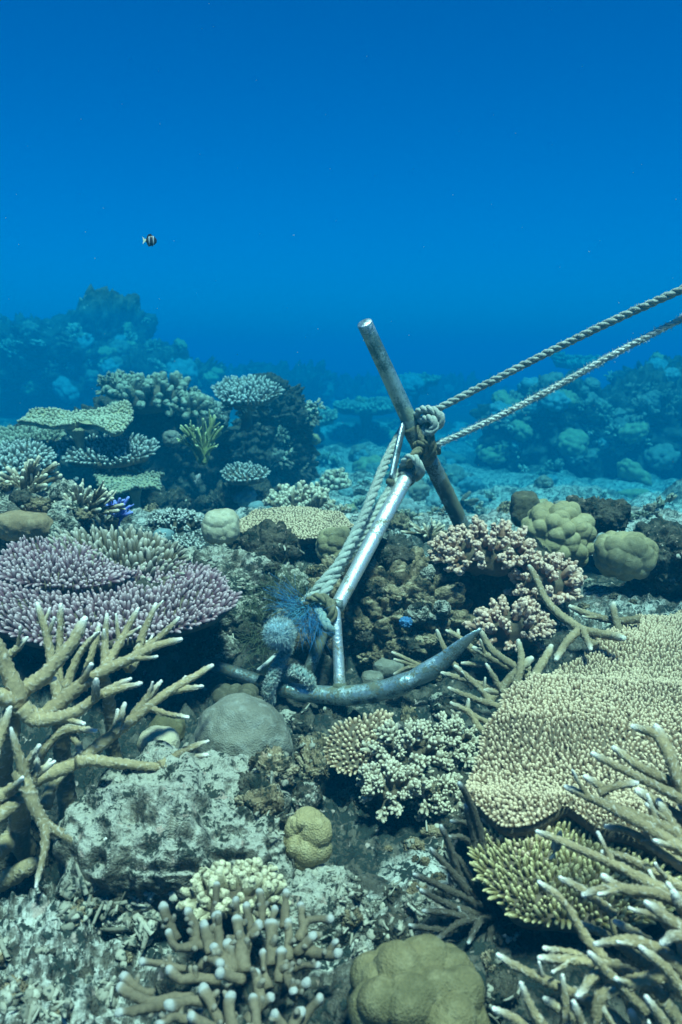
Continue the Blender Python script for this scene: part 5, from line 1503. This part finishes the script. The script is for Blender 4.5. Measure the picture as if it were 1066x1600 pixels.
def far_growth():
    """bushes and heads on the far reefs: copies of a few kinds"""
    rg = np.random.default_rng(61)
    kinds = []
    for k, m in enumerate((C_GREEN, C_THIN, C_UNDER)):
        b = MB()
        for i in range(26):
            D = nrm(rg.normal(0, 1, 3) * (1, 1, 0.6) + (0, 0, 0.7))
            s = sprig_mb(0.085, 0.016, 6, i, 0.9, 0.8)
            b.add(np.concatenate(s.v) @ frames(D[None])[0].T + D * (0.10, 0.10, 0.05), np.concatenate(s.q), np.concatenate(s.t), np.concatenate(s.a))
        kinds.append(b.mesh('far bush', m))
    for k, m in enumerate((B_TEAL, B_PORI, B_GREY)):
        V, f = rock_mesh((0, 0, 0), (0.15, 0.15, 0.12), 200 + k, 4, 'lobed', 0.2, 0.5)
        kinds.append(MB().add(V, None, f, 0).mesh('far head', m))
    dg = bpy.context.evaluated_depsgraph_get()
    bpy.context.view_layer.update()
    made = 0
    spots = []
    def cast(px, py):
        d = Vector(FW + (px - CX) / FPX * RT + (CY - py) / FPX * UP).normalized()
        skip = Vector(CAM) + d * 2.75
        hit, loc, nor, idx, ob, mat = S.ray_cast(bpy.context.view_layer.depsgraph, skip, d)
        if not hit or ob.name.startswith('haze'): return None
        return loc, nor, ob
    regs = [((20, 470, 340, 620), 70, 'left'), ((700, 560, 1060, 720), 80, 'right'), ((480, 600, 700, 700), 30, 'mid'), ((500, 705, 1060, 815), 80, 'floor'), ((345, 640, 480, 790), 20, 'pillar')]
    LAB = {
        ('left', 0): 'dim bushy coral on the large reef hill fading out on the left', ('left', 1): 'dim round coral head on the large reef hill fading out on the left',
        ('right', 0): 'dim bushy coral on the dark reef wall under the ropes', ('right', 1): 'dim round coral head on the dark reef wall under the ropes',
        ('mid', 0): 'faint bushy coral on the reef ridge behind the anchor stock', ('mid', 1): 'faint round coral head on the reef ridge behind the anchor stock',
        ('floor', 0): 'hazy bushy coral standing on the pale teal floor beyond the ledge', ('floor', 1): 'hazy round coral head standing on the pale teal floor beyond the ledge',
        ('pillar', 0): 'small bushy coral growing on the face of the outcrop pillar', ('pillar', 1): 'small round coral head growing on the face of the outcrop pillar'}
    GR = {0: 'bushy corals on ', 1: 'round coral heads on '}
    WH = {'left': 'the left reef hill', 'right': 'the right reef wall', 'mid': 'the ridge behind the stock', 'floor': 'the pale teal floor', 'pillar': 'the outcrop pillar'}
    for (x0, y0, x1, y1), n, key in regs:
        for _ in range(n):
            h = cast(rg.uniform(x0, x1), rg.uniform(y0, y1))
            if h is None: continue
            loc, nor, ob = h
            dist = (loc - Vector(CAM)).length
            if key == 'pillar' and not ob.name.startswith('reef_outcrop'): continue
            if key == 'floor' and not ob.name.startswith('seabed'): continue
            if key in ('left', 'right', 'mid') and dist < 6: continue
            spots.append((loc.copy(), nor.copy(), key, dist))
    for loc, nor, key, dist in spots:
        bushy = rg.random() < 0.55
        me = kinds[int(rg.integers(0, 3)) + (0 if bushy else 3)]
        o = bpy.data.objects.new('bushy_coral' if bushy else 'round_coral', me)
        COL.objects.link(o)
        s = dist * rg.uniform(7, 19) * {'left': 1.0, 'right': 1.1, 'mid': 0.9, 'floor': 1.25, 'pillar': 0.9}[key] / FPX / 0.15
        o.location = loc
        up = (Vector((0, 0, 1)) + nor * 0.8).normalized()
        o.rotation_mode = 'QUATERNION'
        o.rotation_quaternion = up.to_track_quat('Z', 'Y') @ Quaternion((0, 0, 1), rg.uniform(0, 6.28))
        o.scale = (s * rg.uniform(0.8, 1.3), s * rg.uniform(0.8, 1.3), s * rg.uniform(0.7, 1.1))
        kk = 0 if bushy else 1
        tag(o, LAB[(key, kk)], 'bushy coral' if bushy else 'coral head', GR[kk] + WH[key])
far_growth()

def fill_stones():
    rg = np.random.default_rng(91)
    ms = []
    for k, (m, sty) in enumerate(((M_DARK, 'rough'), (M_DARK, 'knobby'), (M_BROWN, 'knobby'), (M_ROCK, 'rough'), (M_DARK, 'reef'), (M_BROWN, 'reef'))):
        V, f = rock_mesh((0, 0, 0), (1, 0.85, 0.65), 300 + k, 4, sty, 0.36, 0.5)
        ms.append(MB().add(V, None, f, 0).mesh('stone', m))
    regs = [((400, 1090, 770, 1300), 70, 0.026, 'turfed reef stone lying in the dark gully below the anchor arm', 'stones in the gully below the anchor'),
            ((540, 1290, 830, 1600), 70, 0.014, 'small turfed stone on the silty rubble slope left of the dusky staghorn', 'stones on the rubble slope'),
            ((290, 850, 520, 1090), 26, 0.022, 'turfed reef stone on the pitted slope left of the ropes', 'stones on the slope left of the ropes'),
            ((540, 860, 700, 1040), 26, 0.024, 'knobby stone on the brown ledge behind the anchor post', 'stones on the brown ledge'),
            ((830, 850, 1066, 985), 30, 0.020, 'dark stone half buried in the silty terrace on the right', 'stones on the silty terrace'),
            ((0, 760, 300, 890), 40, 0.028, 'turfed reef stone on the mound at the left', 'stones on the left mound'),
            ((380, 770, 800, 860), 60, 0.05, 'teal tinted reef stone on the dip beyond the ledge', 'stones in the dip beyond the ledge'),
            ((1080, 880, 1900, 1700), 60, 0.045, 'reef stone on the bare reef flat out of frame beyond the big tan plate', 'stones on the flat beyond the plate'),
            ((-800, 880, -20, 1700), 50, 0.045, 'reef stone on the bare reef flat out of frame beyond the yellow staghorn', 'stones on the flat beyond the staghorn'),
            ((0, 1400, 250, 1600), 26, 0.013, 'small pale stone among the coral rubble at the bottom left', 'stones among the rubble')]
    for (x0, y0, x1, y1), n, size, lab, grp in regs:
        for _ in range(n):
            d = Vector(FW + (rg.uniform(x0, x1) - CX) / FPX * RT + (CY - rg.uniform(y0, y1)) / FPX * UP).normalized()
            hit, loc, nor, idx, ob, mat = S.ray_cast(bpy.context.view_layer.depsgraph, Vector(CAM) + d * 0.3, d)
            if not hit or not (ob.name.startswith('seabed') or ob.name.startswith('reef_')): continue
            o = bpy.data.objects.new('reef_stone', ms[int(rg.integers(0, 6))])
            COL.objects.link(o)
            s = size * rg.uniform(0.4, 1.5)
            o.location = loc + nor * s * 0.15
            o.rotation_euler = (rg.normal(0, 0.4), rg.normal(0, 0.4), rg.uniform(0, 6.28))
            o.scale = (s * rg.uniform(0.7, 1.3), s * rg.uniform(0.7, 1.3), s * rg.uniform(0.7, 1.2))
            tag(o, lab, 'stone', grp)
fill_stones()
bpy.context.view_layer.update()

# ------------------------------------------------------------------ rubble and drifting specks
def rubble():
    rg = np.random.default_rng(77)
    regions = [((0, 1380, 330, 1600), 1300, 0.75), ((520, 1300, 760, 1480), 350, 0.5), ((380, 1340, 560, 1500), 60, 0.45), ((400, 1090, 760, 1330), 400, 0.5), ((540, 1300, 820, 1600), 400, 0.5),
               ((300, 850, 500, 1000), 150, 0.5), ((830, 850, 1066, 990), 200, 0.5), ((0, 760, 300, 900), 200, 0.6)]
    st, ch = [], []
    for (x0, y0, x1, y1), n, sz in regions:
        for _ in range(n):
            d = Vector(FW + (rg.uniform(x0, x1) - CX) / FPX * RT + (CY - rg.uniform(y0, y1)) / FPX * UP).normalized()
            hit, loc, nor, idx, ob, mat = S.ray_cast(bpy.context.view_layer.depsgraph, Vector(CAM) + d * 0.3, d)
            if not hit or not (ob.name.startswith('seabed') or ob.name.startswith('reef_')) or nor.z < 0.35: continue
            (st if rg.random() < 0.45 else ch).append((np.array(loc), np.array(nor), sz))
    b = MB()
    # broken coral sticks
    fv, fq, ft, tp = finger_local(2, 0.034, 0.0042)
    for p, n, sz in st:
        t = nrm(np.cross(n, rg.normal(0, 1, 3)) + n * rg.normal(0, 0.22))
        s = sz * rg.uniform(0.4, 1.3)
        R = frames(t[None], rg.uniform(0, 6.28, 1))[0] * np.array([s * rg.uniform(0.6, 1.2), s * rg.uniform(0.6, 1.2), s * rg.uniform(0.5, 1.4)])
        b.add((fv * (1, 1, 1) - (0, 0, 0.012)) @ R.T + p + n * 0.003, fq, ft, rg.uniform(0, 1))
    # chips
    v0, f0 = ico(1)
    for p, n, sz in ch:
        v = v0 * rg.uniform(0.6, 1.3, (len(v0), 1)) * 0.0085 * sz * rg.uniform(0.35, 1.6) * (1, 1, 0.6)
        R = frames((n + rg.normal(0, 0.3, 3))[None], rg.uniform(0, 6.28, 1))[0]
        b.add(v @ R.T + p, None, f0, rg.uniform(0, 1))
    g = NG('coral rubble')
    c = g.mix(g.tip(), (0.15, 0.135, 0.10), (0.44, 0.41, 0.32))
    c = g.mix(g.step(g.noise(120, 3), 0.52, 0.64), c, (0.05, 0.06, 0.05))
    m = g.out(c, 0.95, g.noise(300, 3), 0.002, 0.6, 0.1)
    o = b.build('coral_rubble', m, smooth=True)
    o['kind'] = 'stuff'
    o['label'] = 'broken coral sticks and chips strewn over the silt'
rubble()

def specks():
    rg = np.random.default_rng(8)
    b = MB()
    v, f = ico(1)
    n = 110
    for _ in range(n):
        d = rg.uniform(0.9, 3.0)
        p = P(rg.uniform(-50, 1116), rg.uniform(-50, 900), d)
        if p[2] > 1.9: continue
        b.add(v * rg.uniform(0.0003, 0.0008) * (0.5 + 0.4 * d) + p, None, f, 0)
    g = NG('drifting specks')
    o = b.build('drifting_specks', g.out((0.22, 0.30, 0.32), 0.9))
    o['kind'] = 'stuff'
    o['label'] = 'pale specks drifting in the water'
specks()

for o in bpy.data.objects:
    if '_o' in o: del o['_o']
